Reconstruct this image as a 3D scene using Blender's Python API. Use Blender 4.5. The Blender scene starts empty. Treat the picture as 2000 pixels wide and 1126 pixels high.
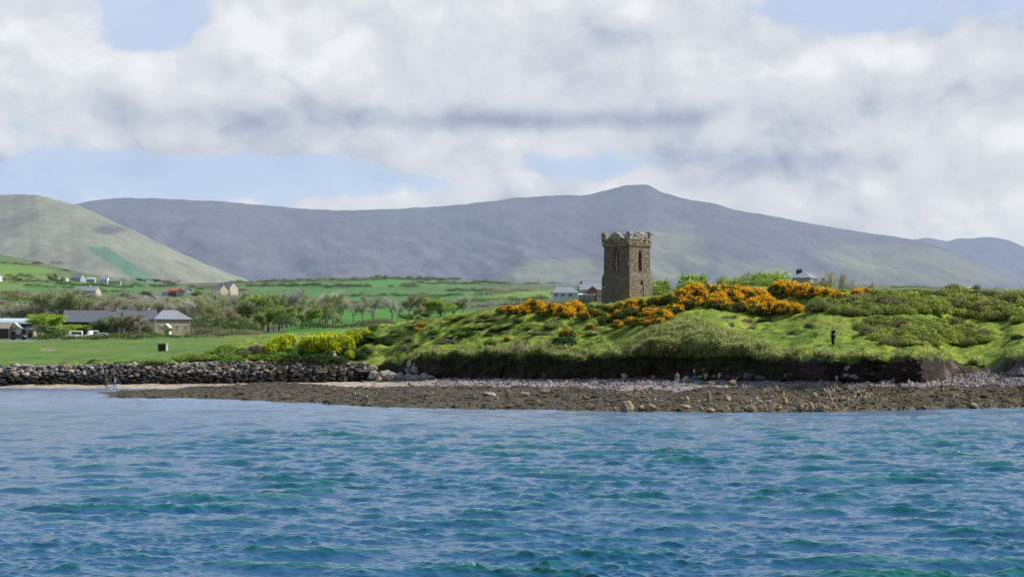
import bpy, bmesh, math, random
import numpy as np
from mathutils import Vector, Matrix, Euler
R = math.radians
sc = bpy.context.scene
COL = sc.collection
rng = np.random.default_rng(7)
random.seed(7)
F = 3500.0; CX = 1000.0; HY = 690.0; CZ = 5.0      # focal length, principal column, horizon row, eye height

# ---------------------------------------------------------------- camera, light, sky
cam_d = bpy.data.cameras.new('camera'); cam = bpy.data.objects.new('camera', cam_d); COL.objects.link(cam)
cam_d.sensor_width = 36; cam_d.lens = 36 * F / 2000; cam_d.shift_y = (HY - 563) / 2000
cam_d.clip_start = 0.5; cam_d.clip_end = 60000
cam.location = (0, 0, CZ); cam.rotation_euler = (R(90), 0, 0)
sc.camera = cam
sc.view_settings.view_transform = 'Standard'; sc.view_settings.look = 'None'; sc.view_settings.exposure = 0
sc.cycles.max_bounces = 6; sc.cycles.transparent_max_bounces = 4

SUN_AZ = R(85)      # from +Y towards +X
SUN_EL = R(43)
sd = Vector((math.sin(SUN_AZ) * math.cos(SUN_EL), math.cos(SUN_AZ) * math.cos(SUN_EL), math.sin(SUN_EL)))
sl = bpy.data.lights.new('sun', 'SUN'); sl.energy = 5.0; sl.angle = R(0.53); sl.color = (1.0, 0.95, 0.86)
so = bpy.data.objects.new('sun', sl); COL.objects.link(so)
so.rotation_euler = sd.to_track_quat('Z', 'Y').to_euler()

class NT:
    """small helper for node trees"""
    def __init__(s, tree): s.t = tree; s.n = tree.nodes; s.l = tree.links
    def node(s, typ, **kw):
        n = s.n.new(typ)
        for k, v in kw.items():
            if k.startswith('_'): continue
            setattr(n, k, v)
        return n
    def put(s, sock, v):
        if isinstance(v, bpy.types.NodeSocket): s.l.new(v, sock)
        elif isinstance(v, (tuple, list)) and len(v) == 3 and sock.type == 'RGBA': sock.default_value = (*v, 1)
        else: sock.default_value = v
    def m(s, op, a, b=0.0, c=0.0, clamp=False):
        n = s.node('ShaderNodeMath', operation=op, use_clamp=clamp)
        s.put(n.inputs[0], a); s.put(n.inputs[1], b)
        if len(n.inputs) > 2: s.put(n.inputs[2], c)
        return n.outputs[0]
    def vm(s, op, a, b=(0, 0, 0)):
        n = s.node('ShaderNodeVectorMath', operation=op)
        s.put(n.inputs[0], a); s.put(n.inputs[1], b)
        return n.outputs[0]
    def scale(s, a, f):
        n = s.node('ShaderNodeVectorMath', operation='SCALE'); s.put(n.inputs[0], a); s.put(n.inputs['Scale'], f)
        return n.outputs[0]
    def mix(s, f, a, b, mode='MIX'):
        n = s.node('ShaderNodeMix', data_type='RGBA', blend_type=mode)
        s.put(n.inputs[0], f); s.put(n.inputs[6], a); s.put(n.inputs[7], b)
        return n.outputs[2]
    def noise(s, v, scale, detail=4, rough=0.55, dist=0.0, dim='3D'):
        n = s.node('ShaderNodeTexNoise', noise_dimensions=dim)
        s.put(n.inputs['Vector'], v); n.inputs['Scale'].default_value = scale
        n.inputs['Detail'].default_value = detail; n.inputs['Roughness'].default_value = rough
        n.inputs['Distortion'].default_value = dist
        return n.outputs[0]
    def ss(s, v, a, b, lo=0.0, hi=1.0):
        n = s.node('ShaderNodeMapRange', interpolation_type='SMOOTHSTEP')
        s.put(n.inputs[0], v); s.put(n.inputs[1], a); s.put(n.inputs[2], b); s.put(n.inputs[3], lo); s.put(n.inputs[4], hi)
        return n.outputs[0]
    def lin(s, v, a, b, lo=0.0, hi=1.0):
        n = s.node('ShaderNodeMapRange'); s.put(n.inputs[0], v); s.put(n.inputs[1], a); s.put(n.inputs[2], b)
        s.put(n.inputs[3], lo); s.put(n.inputs[4], hi)
        return n.outputs[0]
    def xyz(s, x, y, z):
        n = s.node('ShaderNodeCombineXYZ'); s.put(n.inputs[0], x); s.put(n.inputs[1], y); s.put(n.inputs[2], z)
        return n.outputs[0]

def srgb(r, g, b):
    f = lambda c: ((c / 255 + 0.055) / 1.055) ** 2.4 if c > 10 else c / 255 / 12.92
    return (f(r), f(g), f(b))

world = bpy.data.worlds.new('World'); sc.world = world; world.use_nodes = True
W = NT(world.node_tree); W.n.clear()
out = W.node('ShaderNodeOutputWorld'); bg = W.node('ShaderNodeBackground'); W.l.new(bg.outputs[0], out.inputs[0])
bg.inputs['Strength'].default_value = 0.1
sky = W.node('ShaderNodeTexSky', sky_type='NISHITA'); sky.sun_disc = False
sky.sun_elevation = SUN_EL; sky.sun_rotation = SUN_AZ; sky.air_density = 1.0; sky.dust_density = 0.6; sky.ozone_density = 2.0
tc = W.node('ShaderNodeTexCoord'); sp = W.node('ShaderNodeSeparateXYZ'); W.l.new(tc.outputs['Generated'], sp.inputs[0])
az = W.m('MULTIPLY', W.m('ARCTAN2', sp.outputs[0], sp.outputs[1]), 3.5)      # thousands of photo pixels from the middle
el = W.m('MULTIPLY', W.m('ARCSINE', sp.outputs[2]), 3.5)
elc = W.m('MAXIMUM', el, 0.0)
def ell(cx, cy, rx, ry, amp):
    """soft ellipse of cloud lying at a bearing and height of the sky"""
    a = W.m('DIVIDE', W.m('SUBTRACT', az, (cx - 1000) / 1000), rx / 1000)
    b = W.m('DIVIDE', W.m('SUBTRACT', el, (HY - cy) / 1000), ry / 1000)
    q = W.m('ADD', W.m('MULTIPLY', a, a), W.m('MULTIPLY', b, b))
    return W.m('MULTIPLY', W.m('EXPONENT', W.m('MULTIPLY', q, -0.8)), amp)
def total(items):
    acc = None
    for it in items:
        e = ell(*it); acc = e if acc is None else W.m('ADD', acc, e)
    return acc
cp = W.xyz(az, W.m('MULTIPLY', el, 1.3), 0.0)
warp = W.node('ShaderNodeTexNoise'); W.put(warp.inputs['Vector'], cp); warp.inputs['Scale'].default_value = 2.6; warp.inputs['Detail'].default_value = 4
wv = W.scale(W.vm('SUBTRACT', warp.outputs[1], (0.5, 0.5, 0.5)), 0.22)
cpw = W.vm('ADD', cp, wv)
def cn(v, off):
    q = W.vm('ADD', v, off); vo = W.node('ShaderNodeTexVoronoi', feature='F1'); W.put(vo.inputs['Vector'], q)
    vo.inputs['Scale'].default_value = 6.5; vo.inputs['Detail'].default_value = 2.0; vo.inputs['Roughness'].default_value = 0.5
    return W.m('ADD', W.m('MULTIPLY', W.noise(q, 2.7, 9, 0.54), 0.78), W.m('MULTIPLY', W.m('SUBTRACT', 0.62, vo.outputs['Distance']), 0.30))
n0 = cn(cpw, (3.1, 1.7, 0.4)); n1 = cn(cpw, (3.1 + 0.035, 1.7 + 0.06, 0.4))
lit = W.m('MULTIPLY', W.m('SUBTRACT', n0, n1), 1.35)
nb = W.noise(W.vm('ADD', cpw, (9.2, 4.4, 2.0)), 1.7, 6, 0.5)
cover = total([(290, 55, 100, 75, -.62), (600, 348, 430, 38, -.55), (150, 350, 260, 38, -.5), (1090, 312, 170, 40, -.5),
               (1590, 25, 190, 46, -.50), (1960, 20, 90, 40, -.35), (60, 262, 190, 30, -.28), (200, 300, 220, 18, -.1),
               (870, 330, 150, 28, .5), (240, 338, 70, 14, .16), (0, 330, 45, 28, .22), (380, 295, 200, 20, .15), (850, 388, 220, 12, .1), (1700, 350, 420, 120, .3), (1600, 210, 500, 90, .2),
               (600, 180, 700, 110, .35)])
high = W.ss(elc, 0.75, 1.3, 0.0, 0.5)
behind = W.ss(sp.outputs[1], 0.25, -0.25)  # unseen sky behind the camera, made darker to weaken fill on shaded faces
dens = W.m('SUBTRACT', W.m('SUBTRACT', W.m('ADD', W.m('ADD', W.m('MULTIPLY', W.m('SUBTRACT', n0, 0.5), 1.25), 0.86), cover), high), W.m('MULTIPLY', behind, 0.55))
alpha = W.ss(dens, 0.32, 0.52, 0.24, 1.0)
bright = total([(90, 120, 240, 90, .22), (560, 90, 170, 100, .30), (500, 60, 60, 60, .1), (900, 50, 180, 70, .25), (950, 130, 140, 50, .2), (1330, 120, 200, 80, .24),
                (1620, 110, 120, 60, .24), (1120, 10, 220, 26, .3), (900, 328, 130, 26, .25), (1720, 395, 170, 40, .22), (1960, 300, 90, 60, .18),
                (1010, 195, 300, 36, .12), (80, 25, 130, 40, -.12), (1180, 262, 130, 16, .12),
                (800, 243, 340, 24, -.45), (620, 222, 260, 22, -.22), (1130, 236, 200, 16, -.3), (330, 255, 300, 26, -.12), (1160, 80, 200, 50, -.30), (1040, 120, 130, 40, -.12), (1060, 240, 260, 20, -.30),
                (1640, 318, 230, 26, -.36), (1780, 220, 180, 36, -.22), (1420, 300, 160, 60, -.20), (1620, 440, 300, 50, -.16), (240, 338, 80, 16, -.3), (1900, 90, 90, 60, -.1),
                (0, 332, 60, 30, -.35), (700, 120, 70, 60, -.12), (1300, 330, 90, 60, -.12)])
shade = W.m('ADD', W.m('ADD', W.m('ADD', 0.60, W.m('MULTIPLY', bright, 0.62)), lit), W.m('MULTIPLY', W.m('SUBTRACT', nb, 0.5), 0.4))
ramp = W.node('ShaderNodeValToRGB'); W.put(ramp.inputs[0], shade)
er = ramp.color_ramp; er.elements[0].position = 0.05; er.elements[0].color = (*srgb(164,174,194), 1)
er.elements[1].position = 1.0; er.elements[1].color = (*srgb(238, 241, 247), 1)
for p_, c_ in ((0.3, (186,195,212)), (0.52, (208,214,224)), (0.75, (220, 224, 232))):
    e_ = er.elements.new(p_); e_.color = (*srgb(*c_), 1)
blue = W.mix(W.ss(elc, 0.0, 0.75), srgb(188, 214, 240), srgb(188, 206, 238))
mid_blue = W.mix(W.ss(elc, 0.75, 1.5), blue, srgb(146, 184, 244))
hi_blue = W.mix(W.ss(elc, 2.6, 4.2), mid_blue, W.scale(sky.outputs[0], 0.17))
cl = W.scale(ramp.outputs[0], W.ss(elc, 0.8, 2.2, 1.0, 0.8))
skyc = W.mix(alpha, W.mix(behind, hi_blue, W.scale(sky.outputs[0], 0.06)), cl)
W.put(bg.inputs['Color'], W.scale(skyc, 10.0))

# ---------------------------------------------------------------- numpy helpers
_perm = np.random.default_rng(3).permutation(4096)
def _hash(ix, iy, s):
    return _perm[(_perm[(ix + s * 131) & 4095] + iy) & 4095]
def perlin(x, y, s=0):
    ix = np.floor(x).astype(np.int64); iy = np.floor(y).astype(np.int64); fx = x - ix; fy = y - iy
    u = fx * fx * fx * (fx * (fx * 6 - 15) + 10); v = fy * fy * fy * (fy * (fy * 6 - 15) + 10)
    def g(a, b, dx, dy):
        h = _hash(a, b, s) * (2 * math.pi / 4096); return np.cos(h) * dx + np.sin(h) * dy
    a = g(ix, iy, fx, fy); b = g(ix + 1, iy, fx - 1, fy); c = g(ix, iy + 1, fx, fy - 1); d = g(ix + 1, iy + 1, fx - 1, fy - 1)
    return ((a + (b - a) * u) * (1 - v) + (c + (d - c) * u) * v) * 1.5
def fbm(x, y, wl, octs=4, s=0, gain=0.5):
    t = 0.0; a = 1.0; k = 1.0 / wl
    for i in range(octs):
        t = t + a * perlin(x * k + 17.3 * i, y * k - 9.1 * i, s + i); a *= gain; k *= 2.03
    return t
def sstep(a, b, v):
    t = np.clip((v - a) / (b - a), 0, 1); return t * t * (3 - 2 * t)

def make_mesh(name, V, faces, cols=None, smooth=True, fcols=None, more=None):
    """V (n,3); faces (m,3) or (m,4) int array; cols per vertex colour"""
    me = bpy.data.meshes.new(name)
    V = np.ascontiguousarray(V, dtype=np.float32); faces = np.ascontiguousarray(faces, dtype=np.int32)
    n, m, k = len(V), len(faces), faces.shape[1]
    me.vertices.add(n); me.vertices.foreach_set('co', V.ravel())
    me.loops.add(m * k); me.loops.foreach_set('vertex_index', faces.ravel())
    me.polygons.add(m); me.polygons.foreach_set('loop_start', np.arange(0, m * k, k, dtype=np.int32))
    me.polygons.foreach_set('use_smooth', np.full(m, smooth, dtype=bool))
    me.update(calc_edges=True)
    if cols is not None:
        a = me.color_attributes.new('tint', 'FLOAT_COLOR', 'POINT')
        c = np.ones((n, 4), dtype=np.float32); c[:, :3] = cols; a.data.foreach_set('color', c.ravel())
    for k_, v_ in (more or {}).items():
        a = me.attributes.new(k_, 'FLOAT', 'POINT'); a.data.foreach_set('value', np.ascontiguousarray(v_, dtype=np.float32).ravel())
    return me
def grid_faces(nr, nc):
    i = np.arange(nr - 1)[:, None] * nc + np.arange(nc - 1)[None, :]
    i = i.ravel(); return np.stack([i, i + 1, i + nc + 1, i + nc], 1)
def link(name, me, mat=None, parent=None, loc=None, rz=0.0, scale=None):
    o = bpy.data.objects.new(name, me); COL.objects.link(o)
    if mat is not None and me is not None and len(me.materials) == 0: me.materials.append(mat)
    if parent is not None: o.parent = parent
    if loc is not None: o.location = loc
    o.rotation_euler[2] = rz
    if scale is not None: o.scale = scale
    return o
def tag(o, label=None, cat=None, group=None, kind=None):
    if label: o['label'] = label
    if cat: o['category'] = cat
    if group: o['group'] = group
    if kind: o['kind'] = kind
    return o
def empty(name, loc, rz=0.0):
    o = bpy.data.objects.new(name, None); COL.objects.link(o); o.location = loc; o.rotation_euler[2] = rz
    o.empty_display_size = 0.5
    return o
def at(px, py, Y):
    return Vector(((px - CX) / F * Y, Y, CZ + (HY - py) / F * Y))

# ---------------------------------------------------------------- materials
def pmat(name, build):
    m = bpy.data.materials.new(name); m.use_nodes = True; t = NT(m.node_tree)
    b = m.node_tree.nodes['Principled BSDF']; b.inputs['Roughness'].default_value = 0.85; b.inputs['Specular IOR Level'].default_value = 0.25
    build(t, b); return m
def bump(t, b, h, strength=0.5, dist=0.1):
    n = t.node('ShaderNodeBump'); n.inputs['Strength'].default_value = strength; n.inputs['Distance'].default_value = dist
    t.put(n.inputs['Height'], h); t.l.new(n.outputs[0], b.inputs['Normal'])
def wpos(t): return t.node('ShaderNodeNewGeometry').outputs['Position']
def opos(t): return t.node('ShaderNodeTexCoord').outputs['Object']
def tint(t, name='tint'):
    n = t.node('ShaderNodeAttribute'); n.attribute_name = name; return n.outputs['Color']
def fattr(t, name):
    n = t.node('ShaderNodeAttribute'); n.attribute_name = name; return n.outputs['Fac']
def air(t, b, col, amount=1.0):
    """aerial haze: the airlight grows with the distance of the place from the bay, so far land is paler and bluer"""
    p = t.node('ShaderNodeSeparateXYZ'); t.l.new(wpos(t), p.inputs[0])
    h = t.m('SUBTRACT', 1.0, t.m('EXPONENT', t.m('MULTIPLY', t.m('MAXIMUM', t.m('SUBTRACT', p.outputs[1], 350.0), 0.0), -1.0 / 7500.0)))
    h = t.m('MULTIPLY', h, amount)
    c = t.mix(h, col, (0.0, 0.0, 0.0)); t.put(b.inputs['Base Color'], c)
    b.inputs['Emission Color'].default_value = (0.39, 0.465, 0.64, 1); t.put(b.inputs['Emission Strength'], t.m('MULTIPLY', h, 0.92))  # airlight painted on: the surface itself glows instead of the air scattering

def m_ground(t, b):
    c = tint(t); p = wpos(t)
    n1_ = t.noise(p, 0.9, 8, 0.65); n2_ = t.noise(p, 0.12, 5, 0.6); n3 = t.noise(p, 7.0, 4, 0.7)
    f = t.m('MULTIPLY', t.m('MULTIPLY', t.lin(n1_, .25, .75, .62, 1.38), t.lin(n2_, .3, .7, .84, 1.18)), t.lin(n3, .3, .7, .72, 1.28))
    c2 = t.scale(c, f)
    dry = t.mix(t.ss(t.noise(p, 0.35, 6, .6), .52, .72, 0, .35), c2, t.mix(1.0, c2, (1.5, 1.05, .9), 'MULTIPLY'))
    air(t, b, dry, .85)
    b.inputs['Roughness'].default_value = .9; b.inputs['Specular IOR Level'].default_value = .15
    bump(t, b, t.m('ADD', t.noise(p, 2.5, 8, .7), t.m('MULTIPLY', n3, .3)), .8, .22)
M_ground = pmat('turf_and_sand', m_ground)
def m_hill(t, b):
    c = tint(t); p = wpos(t)
    f = t.lin(t.noise(p, .005, 9, .62), .3, .7, .78, 1.22)
    g = t.lin(t.noise(p, .03, 10, .78), .3, .7, .74, 1.26)
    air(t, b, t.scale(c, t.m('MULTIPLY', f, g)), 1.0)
    b.inputs['Specular IOR Level'].default_value = .0; b.inputs['Roughness'].default_value = 1
    bump(t, b, t.noise(p, .02, 8, .6), .35, 12.0)
M_hill = pmat('moorland', m_hill)
def m_leaf(t, b):
    c = tint(t); oi = t.node('ShaderNodeObjectInfo')
    k = t.lin(oi.outputs['Random'], 0, 1, 1.6, 2.3)
    c2 = t.scale(t.mix(t.m('MULTIPLY', oi.outputs['Random'], .25), c, t.mix(1.0, c, (1.12, 1.0, .85), 'MULTIPLY')), k)
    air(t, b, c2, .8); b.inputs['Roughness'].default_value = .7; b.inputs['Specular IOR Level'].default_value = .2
    n = t.node('ShaderNodeBsdfTranslucent'); t.put(n.inputs[0], c2)
    ms = t.node('ShaderNodeMixShader'); ms.inputs[0].default_value = .38
    o = [x for x in t.n if x.type == 'OUTPUT_MATERIAL'][0]
    t.l.new(b.outputs[0], ms.inputs[1]); t.l.new(n.outputs[0], ms.inputs[2]); t.l.new(ms.outputs[0], o.inputs[0])
M_leaf = pmat('foliage', m_leaf)
def m_bark(t, b):
    p = opos(t); n = t.noise(p, 3, 6, .7)
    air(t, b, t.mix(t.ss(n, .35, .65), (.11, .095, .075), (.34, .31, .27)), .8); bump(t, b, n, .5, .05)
M_bark = pmat('bark', m_bark)
def m_rock(t, b):
    c = tint(t); p = wpos(t); n = t.noise(p, 2.2, 8, .68)
    c2 = t.scale(c, t.lin(n, .28, .72, .6, 1.4))
    lich = t.mix(t.ss(t.noise(p, 5, 5, .6), .58, .68, 0, .5), c2, t.mix(1.0, c2, (1.5, 1.35, 1.0), 'MULTIPLY'))
    t.put(b.inputs['Base Color'], lich); bump(t, b, t.m('ADD', n, t.noise(p, 9, 5, .7)), .9, .08)
M_rock = pmat('rock', m_rock)
def m_weed(t, b):
    c = tint(t); p = wpos(t); n = t.noise(p, 3.2, 8, .7); q = t.noise(p, .55, 5, .6)
    c2 = t.scale(c, t.lin(n, .28, .72, .45, 1.55))
    c3 = t.mix(t.ss(q, .45, .62), c2, t.mix(1.0, c2, (1.35, 1.0, .55), 'MULTIPLY'))
    t.put(b.inputs['Base Color'], c3); b.inputs['Roughness'].default_value = .55; b.inputs['Specular IOR Level'].default_value = .35
    bump(t, b, n, 1.0, .12)
M_weed = pmat('seaweed', m_weed)
def simple(name, col, rough=.7, var=.15, sc_=1.5, bmp=.2, spec=.3, hz=.7):
    def f(t, b):
        p = opos(t); n = t.noise(p, sc_, 6, .65)
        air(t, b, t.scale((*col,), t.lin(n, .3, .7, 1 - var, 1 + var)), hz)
        b.inputs['Roughness'].default_value = rough; b.inputs['Specular IOR Level'].default_value = spec
        if bmp: bump(t, b, n, bmp, .03)
    return pmat(name, f)

# ---------------------------------------------------------------- the ground as one sheet of layers, near to far
cols_px = np.concatenate([np.linspace(-4000, -300, 40)[:-1], np.linspace(-300, 0, 60)[:-1], np.arange(0, 2000, 2.0), np.linspace(2000, 2300, 60), np.linspace(2300, 6000, 40)[1:]])
def ip(pts, smooth=0):
    xs = [p[0] for p in pts]; ys = [p[1] for p in pts]
    v = np.interp(cols_px, xs, ys)
    return v
def zof(py, Y): return CZ + (HY - py) / F * Y
Y1 = ip([(-400, 262), (0, 259), (350, 250), (600, 218), (800, 196), (1000, 184), (1300, 172), (1700, 166), (2400, 170)])
Y2 = ip([(-400, 264), (0, 262), (700, 266), (760, 262), (850, 250), (1000, 236), (1200, 216), (1400, 203), (1540, 190), (1600, 181), (1700, 177), (1800, 175), (1840, 184), (1870, 190), (1920, 188), (2000, 182), (2400, 178)])
z2 = zof(ip([(0, 750), (400, 749), (700, 745), (850, 739), (1000, 740), (1200, 742), (1400, 744), (1600, 749), (1750, 752), (1830, 748), (1870, 733), (1920, 732), (2000, 736), (2400, 738)]), Y2)
lean = ip([(0, 2.2), (720, 2.2), (760, 4), (850, 1.3), (1240, 1.2), (1300, 2.4), (1440, 2.4), (1500, 1.0), (1600, .7), (1700, .4), (1820, .2), (1850, 5), (1960, 6), (1975, 2), (2400, 2)])
Y3 = Y2 + lean
z3 = zof(ip([(0, 718), (400, 712), (600, 708), (700, 709), (740, 712), (765, 705), (790, 700), (815, 693), (850, 690), (950, 690), (1050, 688), (1150, 696), (1220, 690), (1250, 680), (1300, 668), (1380, 668), (1430, 676), (1480, 690), (1530, 694), (1600, 693), (1660, 694), (1700, 697), (1800, 699), (1840, 694), (1870, 700), (1900, 708), (1940, 712), (1965, 692), (2000, 693), (2400, 690)]), Y3)
Y4 = Y3 + ip([(0, 10), (350, 12), (560, 10), (700, 8), (850, 15), (1200, 18), (1280, 8), (1400, 8), (1500, 18), (1620, 14), (2000, 12)])
z4 = zof(ip([(0, 712), (200, 710), (350, 700), (450, 684), (560, 684), (650, 682), (700, 682), (760, 676), (850, 666), (950, 655), (1050, 646), (1150, 646), (1240, 646), (1290, 640), (1350, 634), (1410, 640), (1470, 652), (1560, 660), (1640, 668), (1700, 670), (1800, 676), (1850, 676), (2000, 672), (2400, 670)]), Y4)
Y5 = ip([(0, 330), (400, 330), (560, 302), (720, 292), (900, 278), (1100, 266), (1230, 262), (1400, 252), (1560, 246), (1800, 240), (2400, 240)])
z5 = zof(ip([(0, 690), (200, 688), (400, 677), (470, 671), (560, 668), (650, 660), (720, 645), (820, 628), (900, 614), (1000, 604), (1100, 601), (1150, 597), (1180, 590), (1230, 584), (1300, 577), (1400, 568), (1480, 561), (1560, 560), (1650, 567), (1750, 575), (1850, 581), (2000, 584), (2400, 590)]), Y5)
Y6 = ip([(0, 450), (6000, 450)]); z6 = zof(ip([(0, 664), (200, 662), (400, 658), (480, 655), (700, 642), (900, 640), (1200, 640), (2400, 640)]), Y6)
Y7 = ip([(0, 700), (6000, 700)]); z7 = zof(ip([(0, 612), (200, 614), (400, 614), (600, 612), (800, 600), (1000, 597), (1200, 592), (1700, 585), (1800, 582), (2400, 585)]), Y7)
Y8 = ip([(0, 1000), (6000, 1000)]); z8 = zof(ip([(0, 562), (150, 577), (300, 578), (450, 582), (600, 583), (800, 585), (1000, 585), (1100, 583), (1200, 580), (1700, 573), (1900, 577), (2400, 580)]), Y8)
Y9 = ip([(0, 1500), (6000, 1500)]); z9 = zof(ip([(-600, 470), (0, 503), (60, 515), (130, 530), (180, 541), (230, 552), (300, 560), (400, 556), (500, 553), (600, 548), (740, 545), (850, 549), (950, 555), (1100, 562), (1300, 566), (1700, 563), (1850, 567), (2000, 572), (2400, 575)]), Y9)
Y10 = ip([(0, 2300), (1, 2300)]); z10 = np.full_like(Y10, 30.0)
Y11 = ip([(0, 4000), (1, 4000)]); z11 = np.full_like(Y11, 24.0)
Y12 = ip([(0, 30000), (1, 30000)]); z12 = np.full_like(Y12, 15.0)
Y0 = ip([(0, 110), (1, 110)]); z0 = np.full_like(Y0, -4.0)
z1 = np.full_like(Y1, -0.12)
Ys = np.stack([Y0, Y1, Y2, Y3, Y4, Y5, Y6, Y7, Y8, Y9, Y10, Y11, Y12]); Zs = np.stack([z0, z1, z2, z3, z4, z5, z6, z7, z8, z9, z10, z11, z12])
NR = [8, 50, 46, 60, 130, 60, 60, 50, 60, 14, 6, 6]
# smooth the polyline kinks across columns (inside the fine part)
def blur_cols(a, k=9):
    ker = np.hanning(k + 2)[1:-1]; ker /= ker.sum(); pad = k // 2
    b = np.pad(a, ((0, 0), (pad, pad)), mode='edge'); o = np.zeros_like(a)
    for i in range(k): o += ker[i] * b[:, i:i + a.shape[1]]
    return o
Zs[2:] = blur_cols(Zs[2:], 13); Ys[2:] = blur_cols(Ys[2:], 13)
# monotone cubic between layers
dY = np.diff(Ys, axis=0); sl_ = np.diff(Zs, axis=0) / dY
tan = np.zeros_like(Zs); tan[0] = sl_[0]; tan[-1] = sl_[-1]
p0, p1 = sl_[:-1], sl_[1:]; same = (p0 * p1) > 0
tan[1:-1] = np.where(same, 2 * p0 * p1 / np.where(same, p0 + p1, 1), 0)
rowsY, rowsZ, rowsL = [], [], []
for i in range(len(NR)):
    n = NR[i]; ts = np.linspace(0, 1, n, endpoint=(i == len(NR) - 1))
    for t_ in ts:
        h = dY[i]; Yv = Ys[i] + t_ * h
        if i == 2: zv = Zs[i] + (Zs[i + 1] - Zs[i]) * t_
        else:
            ta = tan[i] if i != 3 else sl_[3]; tb = tan[i + 1] if i != 1 else sl_[1]
            zv = (2 * t_**3 - 3 * t_**2 + 1) * Zs[i] + (t_**3 - 2 * t_**2 + t_) * h * ta + (-2 * t_**3 + 3 * t_**2) * Zs[i + 1] + (t_**3 - t_**2) * h * tb
        rowsY.append(Yv); rowsZ.append(zv); rowsL.append(np.full_like(Yv, i + t_))
GY = np.array(rowsY); GZ = np.array(rowsZ); GL = np.array(rowsL)
GP = np.broadcast_to(cols_px, GY.shape).copy()
GX = (GP - CX) / F * GY
PYg = HY - (GZ - CZ) / GY * F
# relief
land = sstep(2.9, 3.2, GL) * (1 - sstep(5.6, 6.0, GL))
rough_px = sstep(380, 520, GP)
hum = fbm(GX, GY, 5.5, 4, 11)
smoothlawn = np.clip(sstep(1180, 1280, GP) * sstep(3.2, 3.8, GL) * (1 - .25 * sstep(1480, 1560, GP)), 0, 1) * .6
west = (1 - sstep(1180, 1260, GP))
GZ += land * rough_px * (0.42 + .35 * west) * hum * (1 - smoothlawn) * np.clip(1.3 - np.abs(GL - 4.2) * .4, .3, 1)
GZ += land * rough_px * .15 * fbm(GX, GY, 1.6, 3, 5)
GZ += (1 - rough_px) * land * (1 - sstep(3.4, 3.9, GL)) * np.maximum(fbm(GX, GY, 4, 3, 8), -.1) * 1.0
GZ += land * .22 * np.minimum(fbm(GX, GY, 2.6, 3, 40) + .25, 0) * 2.4 * sstep(1380, 1480, GP) * (1 - sstep(4.2, 4.6, GL)) * .8   # scattered turf hollows
far = sstep(6.2, 7.0, GL) * (1 - sstep(8.6, 9.0, GL))
GZ += far * fbm(GX, GY, 90, 3, 21) * 1.6
# cliff relief along Y
cl_ = sstep(1.95, 2.05, GL) * (1 - sstep(2.9, 3.3, GL)) * sstep(735, 800, GP)
GY += cl_ * (fbm(GX, GZ * 1.6, 5.0, 5, 31, .6) * 1.3 + fbm(GX, GZ * 0.2, 1.3, 3, 77) * .35)
GZ += sstep(2.6, 3.0, GL) * (1 - sstep(3.0, 3.5, GL)) * sstep(735, 800, GP) * fbm(GX, GY * .3, 2.2, 4, 50) * .55
sandm = sstep(.9, 1.0, GL) * (1 - sstep(2.0, 2.05, GL))
GZ += sandm * fbm(GX, GY, 3.0, 4, 60) * .10
GX = (GP - CX) / F * GY

# base colours of the ground
SAND = np.array([.44, .37, .29]); SHING = np.array([.30, .26, .245]); EARTH = np.array([.045, .032, .027])
G1 = np.array([.245, .32, .038]); G2 = np.array([.135, .225, .030]); G3 = np.array([.085, .14, .03]); FLD = np.array([.115, .215, .040])
C = np.empty(GY.shape + (3,)); C[:] = FLD
def lay(mask, col):
    global C
    mk = np.clip(mask, 0, 1)[..., None]; C = C * (1 - mk) + np.asarray(col) * mk
hl = sstep(2.9, 3.05, GL) * (1 - sstep(5.9, 6.1, GL))
lay(hl * rough_px, G1)
nn = fbm(GX, GY, 9, 4, 14); n5 = fbm(GX, GY, 3, 4, 15); n8 = fbm(GX, GY, 1.2, 3, 16)
lay(hl * rough_px * sstep(.0, .5, nn) * .7, G2)
lay(hl * rough_px * sstep(.1, .6, n5) * (.35 + .5 * west), G3)
lay(hl * rough_px * sstep(.25, .7, n8) * .30, [.20, .20, .07]); lay(hl * rough_px * sstep(.05, .45, fbm(GX, GY, 2.1, 4, 171)) * (.45 - .25 * sstep(1200, 1300, GP)), [.09, .155, .026]); lay(hl * rough_px * sstep(.1, .5, fbm(GX, GY, 6, 5, 181)) * .4, [.25, .27, .06]); lay(hl * rough_px * sstep(.42, .55, fbm(GX, GY, 1.5, 3, 191)) * .6, [.07, .09, .03])
lay(hl * (1 - rough_px) * (1 - sstep(3.5, 4.1, GL)) * sstep(-.3, .3, n5) * .7, [.05, .10, .018])
lay(hl * (1 - rough_px) * sstep(3.1, 4.0, GL) * sstep(.0, .7, nn) * .4, [.12, .20, .03])
lay(hl * (1 - rough_px) * (1 - sstep(3.0, 3.35, GL)) * .8, [.30, .25, .17])
lay((1 - sstep(2.0, 2.02, GL)), SAND)
lay(sandm * sstep(760, 860, GP) * sstep(1.35, 1.55, GL + .25 * n5), SHING)
lay(sandm * .5 * sstep(.1, .6, n8), [.25, .22, .2])
lay((1 - sstep(1.0, 1.12, GL)) * 1.0, SAND * .6)
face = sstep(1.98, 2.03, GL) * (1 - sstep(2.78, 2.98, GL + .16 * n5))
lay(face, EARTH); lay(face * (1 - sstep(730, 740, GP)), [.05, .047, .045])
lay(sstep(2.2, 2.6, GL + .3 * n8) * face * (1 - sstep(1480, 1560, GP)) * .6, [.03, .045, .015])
lay(face * sstep(1840, 1850, GP) * sstep(.0, .3, n5), [.16, .13, .12])
lay(face * sstep(1840, 1850, GP) * sstep(.1, .4, -n5) * sstep(2.3, 2.5, GL) * .9, [.09, .15, .02])
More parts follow.
